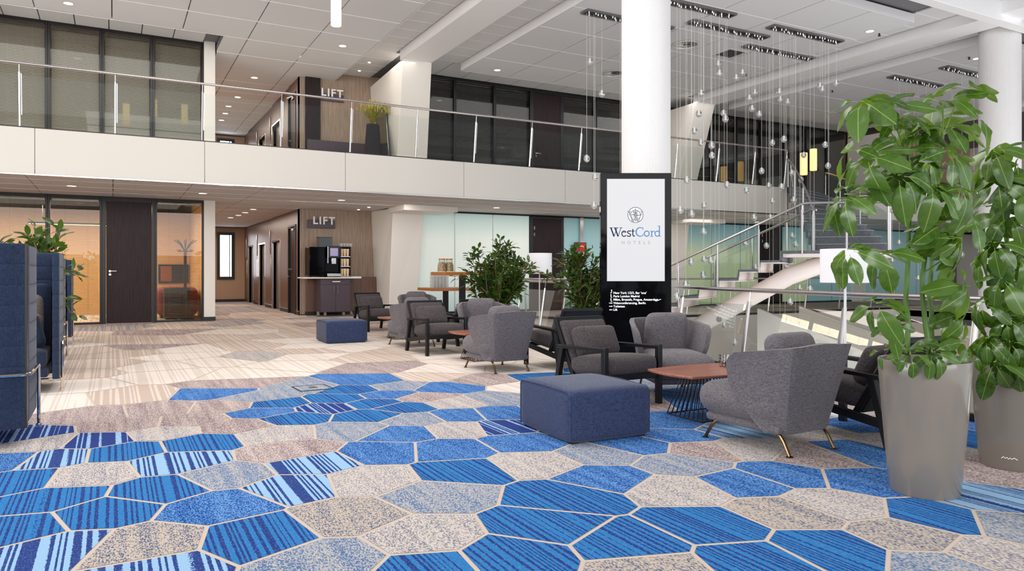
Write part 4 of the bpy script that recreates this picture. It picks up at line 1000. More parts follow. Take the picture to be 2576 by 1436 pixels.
# ------------------------------------------------------------------ high-backed sofas
def quilt(mb, x0, x1, y0, y1, z0, z1, rows):      # upholstered panel with horizontal channels
    h = (z1-z0)/rows
    for i in range(rows):
        mb.soft(((x0+x1)/2,(y0+y1)/2,z0+h*(i+.5)), (x1-x0,y1-y0,h+.006), .011, (.004 if x1-x0 < .2 else 0,.006 if y1-y0 < .2 else 0,0), 6)
def make_sofa():
    t = thing('highback_sofa', 'x', 'sofa'); W_ = 1.7   # back at y=0, opens toward +y, right side at x=0
    mb = MB(); quilt(mb, -W_, -.012, 0, .10, .12, 1.39, 9); O('back_panel', mb, M['sofa'], t, ang=60)
    for n_, x0, x1 in (('wing', -.06, 0), ('wing', -W_, -W_+.06)):
        mb = MB(); quilt(mb, x0, x1, .105, .78, .14, 1.38, 9); o = O(n_, mb, M['sofa'], t, ang=60)
    mb = MB(); mb.box(-.012, .0, .01, .10, .12, 1.39); O('zip_seam', mb, M['black'], t)
    mb = MB(); mb.soft((-W_/2,.45,.34), (W_-.22,.66,.18), .04, (0,.01,.015), 8); O('seat_cushion', mb, M['sofa'], t, ang=70)
    mb = MB(); mb.box(-W_+.1,-.1,.1,.76,.16,.25); O('seat_base', mb, M['sofa_in'], t, bevel=.01)
    mb = MB(); mb.soft((-W_/2,.155,.72), (W_-.22,.1,.7), .04, (0,.012,0), 8); O('back_cushion', mb, M['sofa_in'], t, ang=70)
    # chrome rail wrapping the shell, with legs
    mb = MB(); g = .02
    mb.tube([(-W_-g,.66,.02),(-W_-g,.66,.47),(-W_-g,.64,.49),(-W_-g,-.0,.49),(-W_,-g,.49),(-.03,-g,.49),(g,.02,.49),(g,.62,.49),(g,.655,.47),(g,.66,.02)], .0125, 8)
    O('chrome_rail', mb, M['chrome'], t)
    for x in (-W_-g, g):
        mb = MB(); mb.tube([(x,.66,.0),(x,.66,.03)], .02, 12); O('foot', mb, M['chrome'], t)
        mb = MB(); mb.tube([(x,.66,.13),(x*.5-.35*(1 if x > 0 else -1)*0,.66,.13)], .0125, 8); O('chrome_stay', mb, M['chrome'], t)
    for x in (-W_+.2, -.25):
        mb = MB(); mb.tube([(x,.12,0),(x,.12,.16)], .018, 10); O('leg', mb, M['chrome'], t)
    return t
sofa = make_sofa(); GS = 'navy high-backed sofas in booths'
put(sofa, -.52, 6.0, 0, 'navy quilted high-backed sofa nearest the camera, seen from its back', GS)
def put_flip(x, y, lab):       # facing the camera: the sofa turned half round, still with its right end at x
    return put(sofa, x-1.7, y, PI, lab, GS)
put_flip(-.465, 9.22, 'navy high-backed sofa with cushions facing the nearest sofa')
put(sofa, -.59, 11.4, 0, 'navy high-backed sofa seen from its back behind the trailing plant', GS)
put_flip(-.59, 14.5, 'farthest navy high-backed sofa before the meeting room glass')
def pillow_obj(label, loc, rot, mat, sz=(.46,.16,.42)):
    mb = MB(); mb.soft((0,0,0), sz, .07, (0,.03,0), 10); o = O('throw_pillow', mb, mat, None, loc, rot, ang=80); return tag(o, label, 'pillow', 'throw pillows on the second sofa')
pillow_obj('taupe throw pillow against the back of the second sofa', (-.88,8.98,.74), (R(-12),0,R(8)), M['pillow'], (.5,.16,.44))
pillow_obj('light taupe throw pillow with dark edge in front of another', (-.86,8.82,.62), (R(-20),R(8),R(-18)), M['pillow'], (.44,.15,.36))
pillow_obj('navy throw pillow leaning in front on the second sofa', (-.84,8.66,.57), (R(-24),R(-10),R(14)), M['sofa'], (.46,.16,.36))
# ------------------------------------------------------------------ bar tables and what stands on them
def bar_table(label, x, y, z, lx_, ly_):
    t = thing('bar_table', label, 'table', (x, y, 0), 0, 'high oak tables by the frosted glass')
    mb = MB(); mb.box(0, lx_, 0, ly_, z-.065, z); O('table_top', mb, M['teak'], t, bevel=.004)
    mb = MB(); mb.box(lx_/2-.05, lx_/2+.05, ly_/2-.05, ly_/2+.05, .02, z-.065); O('post', mb, M['blackwood'], t)
    mb = MB(); mb.box(lx_/2-.3, lx_/2+.3, ly_/2-.25, ly_/2+.25, 0, .02); O('base_plate', mb, M['blackwood'], t, bevel=.004); return t
p1 = at(1120, 690, 14.0); bar_table('taller oak bar table with jars of snacks before the frosted glass', p1.x, p1.y, 1.185, 1.05, .72)
p2 = at(1090, 733, 16.0); bar_table('lower oak bar table carrying stacked glasses behind the tub chairs', p2.x, p2.y, .825, 1.0, .95)
for i, (dx, lab, c1) in enumerate(((.08,'left cork-topped jar of red sweets on the taller bar table',(150,70,70)),(.235,'right cork-topped jar of mixed nuts on the taller bar table',(150,92,52)))):
    t = thing('snack_jar', lab, 'jar', (p1.x+dx, p1.y+.34, 1.185), 0, 'snack jars on the bar table')
    mb = MB(); mb.lathe([(0,0),(.085,0),(.092,.02),(.085,.14),(.066,.2),(.066,.23),(.062,.23),(.062,.2),(.08,.14),(.087,.02),(0,.012)], 18); O('jar_glass', mb, M['glass'], t)
    mb = MB(); mb.lathe([(0,.235),(.066,.235),(.066,.262),(0,.262)], 16); O('cork_lid', mb, M['teak'], t)
    mt = P('snacks', c1, .6); f = noise(mt, coord(mt), 60, 2); base(mt, ramp(mt, f, [(.4, c1), (.6, (232,190,140))])); mb = MB(); mb.lathe([(0,.013),(.078,.013),(.082,.03),(.074,.14),(.058,.185),(0,.19)], 18); o = O('snack_filling', mb, mt, t); o['kind'] = 'stuff'
mb = MB(); mb.lathe([(0,0),(.036,0),(.04,.086),(.037,.086),(.034,.008),(0,.008)], 12); gm = mb.mesh('tumbler', M['tumbler'])
n = 0; gp = at(1090, 725, 16.3)
for ly in range(2):
    for lz_ in range(4):
        for i in range(5):
            o = link('tumbler', gm, None, (p2.x+.12+i*.083, p2.y+.3+ly*.084, .825+lz_*.088)); tag(o, 'clear tumbler in the bar table stack: %s row, %s layer, %s from left' % (('front','rear')[ly], ('bottom','second','third','top')[lz_], ('first','second','third','fourth','fifth')[i]), 'glass', 'stacked tumblers on the lower bar table')
# ------------------------------------------------------------------ coffee station
cx0 = aty(806, 700, 19.3).x; cx1 = aty(881, 700, 19.3).x
t = thing('coffee_cabinet', 'aubergine coffee cabinet on castors with pale counter beside the lift', 'cabinet', (cx0, 19.3, 0))
CW = cx1-cx0
mb = MB(); mb.box(0, CW, 0, .55, .11, 1.0); O('carcass', mb, M['aubergine'], t, bevel=.004)
for a, b in ((.006, CW/2-.003), (CW/2+.003, CW-.006)):
    mb = MB(); mb.box(a, b, -.02, 0, .12, .84); d = O('door', mb, M['aubergine'], t, bevel=.003)
    hx_ = b-.05 if a < .1 else a+.05
    mb = MB(); mb.tube([(hx_,-.02,.58),(hx_,-.05,.60),(hx_,-.05,.80),(hx_,-.02,.82)], .011, 8); O('handle', mb, M['chrome'], d)
mb = MB(); mb.box(.006, CW-.006, -.02, 0, .85, .99); d = O('drawer', mb, M['aubergine'], t, bevel=.003)
mb = MB(); mb.tube([(CW/2-.1,-.02,.92),(CW/2-.09,-.05,.92),(CW/2+.11,-.05,.92),(CW/2+.12,-.02,.92)], .011, 8); O('handle', mb, M['chrome'], d)
kx0 = aty(763, 700, 19.2).x-cx0; kx1 = aty(909, 700, 19.2).x-cx0
mb = MB(); mb.box(kx0, kx1, -.12, .6, 1.005, 1.04); O('counter', mb, M['offwhite'], t, bevel=.008)
for x, y in ((-.05,.05),(.12,.0),(.62,.02),(.84,.05)):
    mb = MB(); mb.tube([(x-.025,y,.055),(x+.025,y,.055)], .055, 16); mb.bar((x,y-.04,.06),(x,y+.03,.12),.06,.03); O('castor', mb, M['rubber'], t)
CT = 1.04; C0 = cx0
mx0 = aty(778, 690, 19.3).x; mx1 = aty(854, 690, 19.3).x; mH = (690-612)/1835*19.5
t = thing('coffee_machine', 'black coffee machine with bean hopper and touch screen on the cabinet', 'coffee machine', (mx0, 19.28, CT))
Wm = mx1-mx0
mb = MB(); mb.box(0, Wm*.52, 0, .5, .03, mH-.03); O('milk_cooler', mb, M['black_gloss'], t, bevel=.02)
mb = MB(); mb.box(-.02, .1, -.002, .0, .1, mH-.05); O('side_trim', mb, M['steel'], t) if False else None
mb = MB(); mb.box(Wm*.53, Wm, .08, .5, .03, mH-.03); O('brewer', mb, M['black_gloss'], t, bevel=.015)
mb = MB(); mb.box(Wm*.60, Wm*1.0, -.04, .08, mH*.62, mH); d = O('control_head', mb, M['charcoal'], t, bevel=.01)
mb = MB(); mb.box(Wm*.67, Wm*.93, -.044, -.04, mH*.68, mH*.93); O('touch_screen', mb, P('touch_screen',(150,140,178),.2,emit=.25), d)
mb = MB(); mb.box(Wm*.72, Wm*.88, -.02, .06, mH*.42, mH*.62); O('spout', mb, M['steel'], t, bevel=.01)
mb = MB(); mb.box(Wm*.56, Wm*1.02, -.08, .1, .02, .1); O('drip_tray', mb, M['steel'], t, bevel=.006)
mb = MB(); mb.box(Wm*.58, Wm*.6, -.05, -.03, mH*.45, mH*.98); O('steam_wand', mb, M['chrome'], t)
mb = MB(); mb.box(Wm*.35, Wm*.78, .1, .4, mH-.03, mH+.22); O('bean_hopper', mb, thin_glass('smoked_hopper',(90,84,98),2.0), t)
mb = MB(); mb.box(Wm*.37, Wm*.76, .12, .38, mH-.03, mH+.1); O('coffee_beans', mb, M['darkwood'], t)['kind'] = 'stuff'
mb = MB(); mb.box(Wm*.34, Wm*.79, .09, .41, mH+.22, mH+.24); O('hopper_lid', mb, M['black'], t)
for x in (.06, Wm*.45, Wm*.6, Wm*.95):
    mb = MB(); mb.box(x-.02, x+.02, .05, .4, 0, .03); O('foot', mb, M['black'], t)
rx0 = mx1+.02; rx1 = aty(883, 690, 19.3).x; rH = .80
t = thing('cup_rack', 'black three-shelf cup rack right of the coffee machine', 'rack', (rx0, 19.3, CT))
Wr = rx1-rx0
mb = MB(); mb.box(0,.02,0,.32,0,rH); mb.box(Wr-.02,Wr,0,.32,0,rH); mb.box(.02,Wr-.02,.30,.32,0,rH); mb.box(0,Wr,0,.32,rH,rH+.02); O('frame', mb, M['black'], t)
for i in range(3):
    mb = MB(); mb.box(.02, Wr-.02, 0, .3, .01+i*.265, .03+i*.265); O('shelf', mb, M['steel'], t)
mb = MB(); mb.lathe([(0,0),(.03,0),(.042,.2),(.038,.2),(.028,.006),(0,.006)], 12); cm = mb.mesh('cup_stack', M['cup'])
for i in range(3):
    for j_ in range(3):
        for kk in range(2):
            o = link('paper_cup', cm, None, (rx0+.065+j_*(Wr-.13)/2, 19.38+kk*.1, CT+.03+i*.265)); tag(o, 'stack of beige paper cups in the rack: %s shelf, %s, %s row' % (('bottom','middle','top')[i], ('left','centre','right')[j_], ('front','rear')[kk]), 'cup', 'paper cups in the cup rack')
gl2 = None
for i in range(4):
    for kk in range(3):
        o = link('tumbler', gm, None, (rx0+.05+i*.085, 19.36+kk*.085, CT+rH+.02)); tag(o, 'clear tumbler on top of the cup rack: %s row, %s from left' % (('front','middle','rear')[kk], ('first','second','third','fourth')[i]), 'glass', 'tumblers on the cup rack')
mb = MB(); mb.box(0,.28,0,.16,0,.02); mb.tube([(.02,.08,.03),(.26,.05,.03)], .008, 6); o = O('serving_tray', mb, M['steel'], None, (rx1+.0, 19.3, CT)); tag(o, 'small steel spoon tray at the right end of the pale counter', 'tray')
# ------------------------------------------------------------------ floor lamps, coat stand, room furniture
def floor_lamp(label, x, y, z0, z1, r):
    t = thing('floor_lamp', label, 'lamp', (x, y, 0), 0, 'white floor lamps')
    mb = MB(); mb.lathe([(r,z0),(r,z1)], 36); mb.lathe([(r-.004,z1),(r-.004,z0)], 36); o = O('lamp_shade', mb, M['lamp'], t)
    mb = MB(); mb.lathe([(0,z1-.01),(r-.002,z1-.01)], 30); O('diffuser', mb, M['lamp'], t)
    mb = MB(); mb.tube([(0,0,.02),(0,0,z1-.02)], .011, 8); O('pole', mb, M['white'], t)
    mb = MB(); mb.lathe([(0,0),(.15,0),(.15,.014),(.02,.022),(0,.022)], 28); O('base', mb, M['white'], t); return t
p = at(1357, 682, 14.6); floor_lamp('white drum floor lamp between the two bushes before the far railing', p.x, p.y, 1.15, 1.56, .25)
p = at(2126, 682, 6.1); floor_lamp('white drum floor lamp behind the nearest tub chair, partly covered by leaves', p.x, p.y, 1.105, 1.385, .195)
def coat_rack(label, x, y, s=1.0, mat=None):
    t = thing('coat_stand', label, 'coat stand', (x, y, 0)); mt = mat or M['charcoal']
    mb = MB(); mb.tube([(0,0,.03),(0,0,1.75*s)], .035, 12); O('pole', mb, mt, t)
    mb = MB(); mb.lathe([(0,0),(.22,0),(.2,.03),(.03,.05),(0,.05)], 20); O('base', mb, mt, t)
    for i in range(8):
        a = i*PI/4; mb = MB(); mb.tube([(.03*math.cos(a),.03*math.sin(a),1.72*s),(.12*math.cos(a),.12*math.sin(a),1.86*s),(.26*math.cos(a),.26*math.sin(a),1.97*s)], .010, 6); O('hook', mb, mt, t)
        mb = MB(); mb.tube([(.03*math.cos(a),.03*math.sin(a),1.70*s),(.16*math.cos(a),.16*math.sin(a),1.69*s),(.19*math.cos(a),.19*math.sin(a),1.73*s)], .01, 6); O('lower_hook', mb, mt, t)
    return t
p = aty(466, 600, 19.75); coat_rack('dark coat stand with branching hooks behind the meeting room blinds', p.x, 19.75, 1.0)
p = aty(447, 700, 20.6); t = thing('lounge_chair', 'red upholstered lounge chair inside the meeting room behind blinds', 'armchair', (p.x, 20.9, 0))
mb = MB(); mb.soft((0,0,.42), (.95,.8,.7), .12, (.02,.02,.03), 8); O('body', mb, M['red'], t, ang=70); mb = MB(); mb.box(-.4,.4,-.3,.3,0,.1); O('base', mb, M['black'], t)
p = aty(482, 760, 19.7); t = thing('side_cabinet', 'small black cabinet standing beside the coat stand', 'cabinet', (p.x-.3, 20.2, 0)); mb = MB(); mb.box(-.3,.3,-.25,.25,.04,.78); O('carcass', mb, M['black'], t, bevel=.01); mb = MB(); mb.box(-.26,.26,-.22,.22,0,.04); O('plinth', mb, M['black'], t)
p = aty(440, 690, 22.9); t = thing('fireplace_picture', 'dark framed picture on the warm meeting room wall', 'picture', (p.x, 23.44, .85)); mb = MB(); mb.box(-.4,.4,0,.05,0,.55); O('frame', mb, M['black'], t); mb = MB(); mb.box(-.34,-.05,-.01,0,.06,.49); O('image', mb, P('warm_image',(150,80,40),.4), t)
p0 = aty(70, 566, 21); t = thing('linear_lamp', 'long slim suspended lamp inside the orange meeting room', 'lamp', (p0.x, 21, 2.35)); mb = MB(); mb.box(0,2.2,-.04,.04,0,.05); O('housing', mb, M['black'], t); mb = MB(); mb.box(.02,2.18,-.03,.03,-.006,0); O('diffuser', mb, M['tubew'], t)
for x in (.3, 1.9):
    mb = MB(); mb.tube([(x,0,.05),(x,0,.55)], .006, 6); O('cable', mb, M['steel'], t)
# upper lobby: bench, mirror, vase with grass
vp = aty(938, 385, 18.3); t = thing('grass_vase', 'tall black vase of yellow-green grass on the upper storey beside the fin', 'plant', (vp.x, 18.3, 3.68))
mb = MB(); mb.lathe([(0,0),(.27,0),(.26,.1),(.17,.95),(.16,.97),(.14,.9),(0,.88)], 6); O('vase', mb, M['charcoal'], t, smooth=False)
mb = MB(); mb2 = MB()
for i in range(420):
    a = random.uniform(0, 2*PI); b = random.uniform(.05, .46); h = random.uniform(.34, .56); p = [Vector((.1*math.cos(a)*random.random(), .1*math.sin(a)*random.random(), .9))]
    for k_ in range(1, 5):
        f = k_/4; p.append(Vector((math.cos(a)*b*f*f, math.sin(a)*b*f*f, .9+h*(f-.12*f*f*b*4))))
    w_ = .011; sd = Vector((-math.sin(a), math.cos(a), 0))*w_
    for k_ in range(4): mb.face([p[k_]-sd*(1-k_/4), p[k_]+sd*(1-k_/4), p[k_+1]+sd*(1-(k_+1)/4.2), p[k_+1]-sd*(1-(k_+1)/4.2)])
    if i % 3 == 0: mb2.sphere(tuple(p[4]), .014, 6, 0, (1,1,2.6))
o = O('grass_blades', mb, M['grassleaf'], t); o['kind'] = 'stuff'; o = O('seed_heads', mb2, M['grassleaf'], t); o['kind'] = 'stuff'
t.scale = (1.0,1.0,1.36)
mq = [aty(u, v, 18.95) for u, v in ((962,268),(986,240),(978,395),(960,405))]
mb = MB(); mb.soft((0,0,0), (.03,.9,1.75), .014, (0,0,0), 4); o = O('wall_mirror', mb, P('mirror_green',(150,160,150),.05,1), None, (6.36, 18.9, 4.72), (0,R(-4),0)); tag(o, 'rounded frameless mirror standing against the slanted fin upstairs', 'mirror')
# ------------------------------------------------------------------ ceiling fittings
def pos(x): return x
mb = MB(); mb.lathe([(.10,0),(.085,-.004),(.082,.02)], 20); dl_r = mb.mesh('rim', M['ledrim']); mb = MB(); mb.lathe([(0,-.002),(.084,-.002)], 20); mb.v = [(a,b,c) for a,b,c in mb.v]; mb.f = [f[::-1] for f in mb.f]; dl_l = mb.mesh('lens', M['led'])
def downlight(u, v, z, lab, s=1.0):
    p = atz(u, v, z); t = thing('ceiling_downlight', lab, 'ceiling light', (p.x, p.y, z-.004), 0, 'recessed downlights'); t.scale = (s,s,1)
    link('rim', dl_r, t); link('lens', dl_l, t); return p
UPL = [(172,8,'round downlight in the upper ceiling at the top left'),(862,115,'round downlight in the upper ceiling right of the hanging tube'),(640,195,'first downlight in the upper lift corridor ceiling'),(614,221,'second downlight in the upper lift corridor ceiling'),
 (598,244,'third downlight in the upper lift corridor ceiling'),(575,267,'fourth downlight in the upper lift corridor ceiling'),(567,285,'fifth downlight in the upper lift corridor ceiling'),(557,302,'last downlight in the upper lift corridor ceiling'),
 (1251,176,'downlight in the centre ceiling raft above the grey blinds'),(2188,78,'twin downlight in the centre raft right of the hanging globes'),(2457,147,'downlight in the right raft beside the end pillar')]
for u, v, l in UPL: downlight(u, v, 6.5, l)
for u, v, l in [(180,467,'round downlight in the low ceiling above the orange room door'),(859,503,'round downlight in the low ceiling above the lift wall'),(1249,522,'downlight in the low ceiling above the pale frosted glass'),(637,526,'first downlight in the lower lift corridor ceiling'),
 (617,534,'second downlight in the lower lift corridor ceiling'),(600,541,'third downlight in the lower lift corridor ceiling'),(580,547,'fourth downlight in the lower lift corridor ceiling'),(1904,558,'downlight in the low ceiling behind the stairs'),(510,486,'unlit looking downlight in the low ceiling near the white pier')]: downlight(u, v, 2.9, l)
for u, v, z, sl in ((902,527,2.9,'left of the pair in the low ceiling above the wainscot'),(928,521,2.9,'right of the pair in the low ceiling beside the fin'),(1088,527,2.9,'above the left edge of the pale frosted glass'),(904,178,6.7,'lower of the pair upstairs beside the fin'),(929,157,6.7,'higher of the pair upstairs beside the fin')):
    p = atz(u, v, z); mb = MB(); mb.lathe([(0,-.012),(.03,-.012),(.04,0)], 12); o = O('spotlight', mb, M['led'], None, (p.x, p.y, z)); tag(o, 'tiny ceiling spotlight, '+sl, 'spotlight', 'tiny ceiling spotlights')
def swirl(u, v, lab):
    p = atz(u, v, 6.5); t = thing('air_diffuser', lab, 'air vent', (p.x, p.y, 6.49), 0, 'round swirl diffusers'); r = .30
    mb = MB(); mb.lathe([(r,0),(r,-.012),(r*.92,-.014),(r*.9,0)], 32); O('rim', mb, M['ledrim'], t)
    mb = MB(); mb.lathe([(r*.91,.004),(0,.004)], 32); O('dark_backing', mb, M['black'], t)
    for i in range(22):
        a = 2*PI*i/22; q = []
        for rr, da in ((.06,0),(r*.88,.32),(r*.88,.48),(.06,.2)): q.append((rr*math.cos(a+da), rr*math.sin(a+da), -.006 if da in (0,.32) else -.002))
        mb = MB(); mb.face(q[::-1]); mb.face([(x,y,z+.003) for x,y,z in q]); O('vane', mb, M['ledrim'], t, smooth=False)
swirl(1724,111,'round swirl air diffuser in the centre raft just right of the pillar'); swirl(1542,183,'round swirl air diffuser in the centre raft just left of the pillar')
swirl(2132,283,'round swirl air diffuser behind the top leaves of the umbrella plant'); swirl(2345,240,'round swirl air diffuser in the right raft below the black trough')
p = atz(1836,134,6.5); t = thing('air_grille', 'rectangular white air grille in the ceiling among the pendant cords', 'air vent', (p.x, p.y, 6.485))
mb = MB(); mb.box(-.3,.3,-.3,-.25,0,.015); mb.box(-.3,.3,.25,.3,0,.015); mb.box(-.3,-.25,-.25,.25,0,.015); mb.box(.25,.3,-.25,.25,0,.015); O('frame', mb, M['ledrim'], t)
for i in range(9):
    mb = MB(); mb.bar((-.25,-.22+i*.055,.006),(.25,-.22+i*.055,.006),.03,.004); O('slat', mb, M['charcoal'], t)
SPL = {(2212,84):'sprinkler head beside the twin downlight of the centre raft',(1877,186):'sprinkler head among the pendant cords in the centre raft',(2094,227):'sprinkler head above the umbrella plant left of the swirl diffuser',(2438,143):'sprinkler head left of the downlight in the right raft',(2128,302):'farthest sprinkler head low behind the top leaves'}
for u, v in ((2212,84),(1877,186),(2094,227),(2438,143),(2128,302)):
    p = atz(u, v, 6.5); mb = MB(); mb.tube([(0,0,0),(0,0,-.05)], .02, 8); mb.lathe([(0,-.06),(.035,-.06),(.035,-.055),(0,-.05)], 10); o = O('sprinkler_head', mb, M['charcoal'], None, (p.x, p.y, 6.5)); tag(o, SPL[(u, v)], 'sprinkler', 'ceiling sprinklers')
# hanging tube lamps on the upper level (one in view, the rest mirrored in the glazing)
def tube_lamp(x, y, zb, lab):
    t = thing('tube_lamp', lab, 'lamp', (x, y, zb), 0, 'cylindrical glass tube lamps')
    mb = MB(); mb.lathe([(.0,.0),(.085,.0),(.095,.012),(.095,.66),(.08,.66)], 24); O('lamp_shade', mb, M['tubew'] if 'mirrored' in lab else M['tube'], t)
    mb = MB(); mb.tube([(0,0,.66),(0,0,6.5-zb)], .012, 8); O('stem', mb, M['steel'], t)
    mb = MB(); mb.lathe([(0,.655),(.095,.655),(.095,.67),(0,.67)], 20); O('cap', mb, M['steel'], t)
tube_lamp(3.64, 13.47, 5.76, 'white cylindrical tube lamp hanging from the upper ceiling')
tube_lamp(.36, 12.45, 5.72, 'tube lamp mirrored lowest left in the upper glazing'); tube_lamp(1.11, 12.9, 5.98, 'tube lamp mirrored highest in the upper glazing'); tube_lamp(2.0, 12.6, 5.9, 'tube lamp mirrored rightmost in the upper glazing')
for u, v, d in ((2022,428,25),(2046,417,25.5)):
    p = at(u, v+12, d); mb = MB(); mb.lathe([(0,0),(.11,0),(.12,.02),(.12,.75),(0,.75)], 16); o = O('wall_sconce', mb, M['warm'], None, tuple(p)); tag(o, ('left, lower warm cylinder lamp glowing upstairs behind the stairs' if d == 25 else 'right, higher warm cylinder lamp glowing upstairs behind the stairs'), 'lamp', 'warm upper level cylinder lamps')
# ------------------------------------------------------------------ glass globe pendants and their ceiling troughs
troughs = [(8.4,10.68,12.3,'leftmost trough, half hidden behind the pillar'),(9.0,11.25,11.05,'trough at the top edge right of the pillar'),(10.7,12.97,11.73,'long trough second from the pillar on its right'),(12.44,14.7,11.13,'trough nearest the raft edge and the twin downlight'),
 (12.99,15.25,12.36,'trough above the densest cluster of globes'),(18.5,20.7,12.42,'trough in the right raft above the plant tip'),(18.85,21.1,11.2,'trough in the right raft touching the end pillar')]
for x0, x1, y, lab in troughs:
    t = thing('pendant_trough', 'black ceiling channel of pendant fixings: '+lab, 'ceiling fixture', (x0, y, 6.42), 0, 'black pendant ceiling channels'); l = x1-x0; t.location.z = 6.455
    mb = MB(); mb.box(0,l,-.13,-.105,0,.045); mb.box(0,l,.105,.13,0,.045); mb.box(0,.02,-.105,.105,0,.045); mb.box(l-.02,l,-.105,.105,0,.045); O('channel_rim', mb, P('channel_rim',(112,108,108),.4,.3), t)
    mb = MB(); mb.box(.02,l-.02,-.105,.105,.02,.045); O('channel_back', mb, M['black'], t)
    mb = MB()
    for i in range(26): mb.tube([(.08+random.random()*(l-.16), random.choice((-.06,0,.06)), .05),]*1+[(0,0,0)], .0) if False else mb.box(*(lambda a, b: (a-.007,a+.007,b-.007,b+.007))(.08+(l-.16)*i/25, random.choice((-.06,-.02,.03,.06))), -.02, .02)
    o = O('cord_fixings', mb, M['core'], t); o['kind'] = 'stuff'
balls = '''1807,161,2;1810,185,1;1852,196,2;1868,183,2;1764,235,1;1758,286,1;1820,285,2;1825,299,1;1747,329,1;1763,359,2;1790,366,1;1791,391,2;1885,247,2;1899,233,4;1892,273,2;1910,287,2;1961,231,3;1963,250,4;1982,256,4;1972,350,3;1943,359,4;2022,390,4;
2063,216,3;2069,224,3;2104,209,3;2076,364,3;1916,430,2;1992,435,4;2015,452,4;1934,467,4;1966,470,3;1829,465,1;1878,479,2;1728,453,1;1771,517,2;1711,529,1;1740,538,1;1943,506,4;1997,503,3;1897,547,2;1938,547,4;2083,417,3;1770,583,1;1875,611,2;1928,618,4;
1993,593,4;2002,615,3;2048,599,3;1739,659,1;1771,652,2;1788,655,1;1769,692,1;1799,692,2;1901,672,4;1978,668,3;1936,716,4;2012,724,4;2038,727,3;2002,699,4;1725,716,1;1703,746,1;1988,759,3;1883,769,2;1809,801,1;1822,816,2;1849,861,2;2012,805,4;1962,806,3;
2001,837,3;1975,857,4;1484,156,0;1514,236,0;1476,399,0;1497,446,0;1494,517,0;1945,835,3;2085,700,3;1560,600,0;1600,560,0;1660,640,1;2245,530,5;2262,610,5;2300,480,5;2330,560,5;2280,410,5;2395,520,6;2420,640,6;2450,455,6;2245,655,5;2310,700,5'''
mb = MB(); mb.sphere((0,0,0), .064, 20, 0, (1,1,1.18)); bm_ = mb.mesh('globe', M['globe'])
mb = MB(); mb.tube([(0,0,-.02),(0,0,.075)], .015, 10); core_m = mb.mesh('light_core', M['core'])
mb = MB(); mb.tube([(0,0,0),(0,0,1)], .0028, 5, cap=False); cord_m = mb.mesh('cord', M['cord'])
tier = {0:'left of the pillar',1:'right beside the pillar',2:'under the second trough',3:'under the raft-edge trough',4:'under the middle trough',5:'behind the umbrella plant',6:'before the end pillar'}
ORD = ['first','second','third','fourth','fifth','sixth','seventh','eighth','ninth','tenth','eleventh','twelfth']
rows = [tuple(int(k_) for k_ in b.split(',')) for b in balls.replace('\n','').split(';')]
def band(v): return 'topmost' if v < 300 else ('middle' if v < 550 else 'lowest')
classes = {}
for r_ in sorted(rows): classes.setdefault((band(r_[1]), r_[2]), []).append(r_)
for (h, c), rs in classes.items():
    for i, (u, v, _) in enumerate(rs):
        x0, x1, y, _l = troughs[c]; p = aty(u, v, y+random.choice((-.05,0,.05)))
        lab = 'glass globe pendant, %s from left of the %s ones %s' % (ORD[i], h, tier[c]) if len(rs) > 1 else 'glass globe pendant, the only %s one %s' % (h, tier[c])
        t = thing('glass_pendant', lab, 'pendant light', tuple(p), 0, 'glass globe pendants over the stairwell')
        link('globe', bm_, t); link('light_core', core_m, t); link('cord', cord_m, t, (0,0,.07), None, (1,1,6.43-p.z-.07))
# ------------------------------------------------------------------ floor hatch
p = atz(786, 976, 0); t = thing('floor_hatch', 'small square floor socket hatch with metal frame in the carpet', 'floor socket', (p.x, p.y, .0), R(3)); s_ = .17
mb = MB(); mb.box(-s_,s_,-s_,-s_+.012,.002,.007); mb.box(-s_,s_,s_-.012,s_,.002,.007); mb.box(-s_,-s_+.012,-s_,s_,.002,.007); mb.box(s_-.012,s_,-s_,s_,.002,.007); O('frame', mb, M['black'], t)
mb = MB(); mb.box(-s_+.014,s_-.014,-s_+.014,s_-.014,.002,.005); O('carpet_lid', mb, CM['G'], t)
mb = MB(); mb.lathe([(0,.0075),(.05,.0075),(.055,.005)], 18); O('socket_cap', mb, M['steel'], t)
# ------------------------------------------------------------------ leaves
def leaf_mesh(name, mat, L_=1.0, W_=.36, droop=.25, fold=.10, n=8, wav=0.0, stalk=0):
    m_ = MB(); rows = []
    for i in range(n+1):
        f = i/n; g = max(0, (f-stalk)/(1-stalk)); wd = W_/2*math.sin(PI*min(1, g)**.95)**.62 if 0 < g < 1 else 0
        if g > .84: wd *= 1-.55*(g-.84)/.16
        if stalk and f <= stalk: wd = .007
        x = L_*(f-.10*droop*f*f); z = .06*L_*math.sin(PI*min(1, f*1.3))-droop*L_*f*f; row = []
        for s_ in (-1,-.5,0,.5,1): row.append((x, s_*wd, z+fold*wd*abs(s_)*2-.3*wd*s_*s_+wav*math.sin(f*9+s_*2)*wd))
        rows.append(row)
    vs = [p for r_ in rows for p in r_]; fs = []
    for i in range(n):
        for j in range(4): fs.append((i*5+j, (i+1)*5+j, (i+1)*5+j+1, i*5+j+1))
    m_.add(vs, fs); return m_.mesh(name, mat, True, 180)
ULEAF = [leaf_mesh('leaf', M['leaf'], 1, .48, .14, .12, 10, wav=.10, stalk=.12), leaf_mesh('leaf', M['leaf'], 1, .44, .34, .16, 10, wav=.12, stalk=.14), leaf_mesh('leaf', M['leaf'], 1, .52, .55, .10, 10, wav=.08, stalk=.12)]
UST = P('leaf_stalk', (118,142,70), .5)
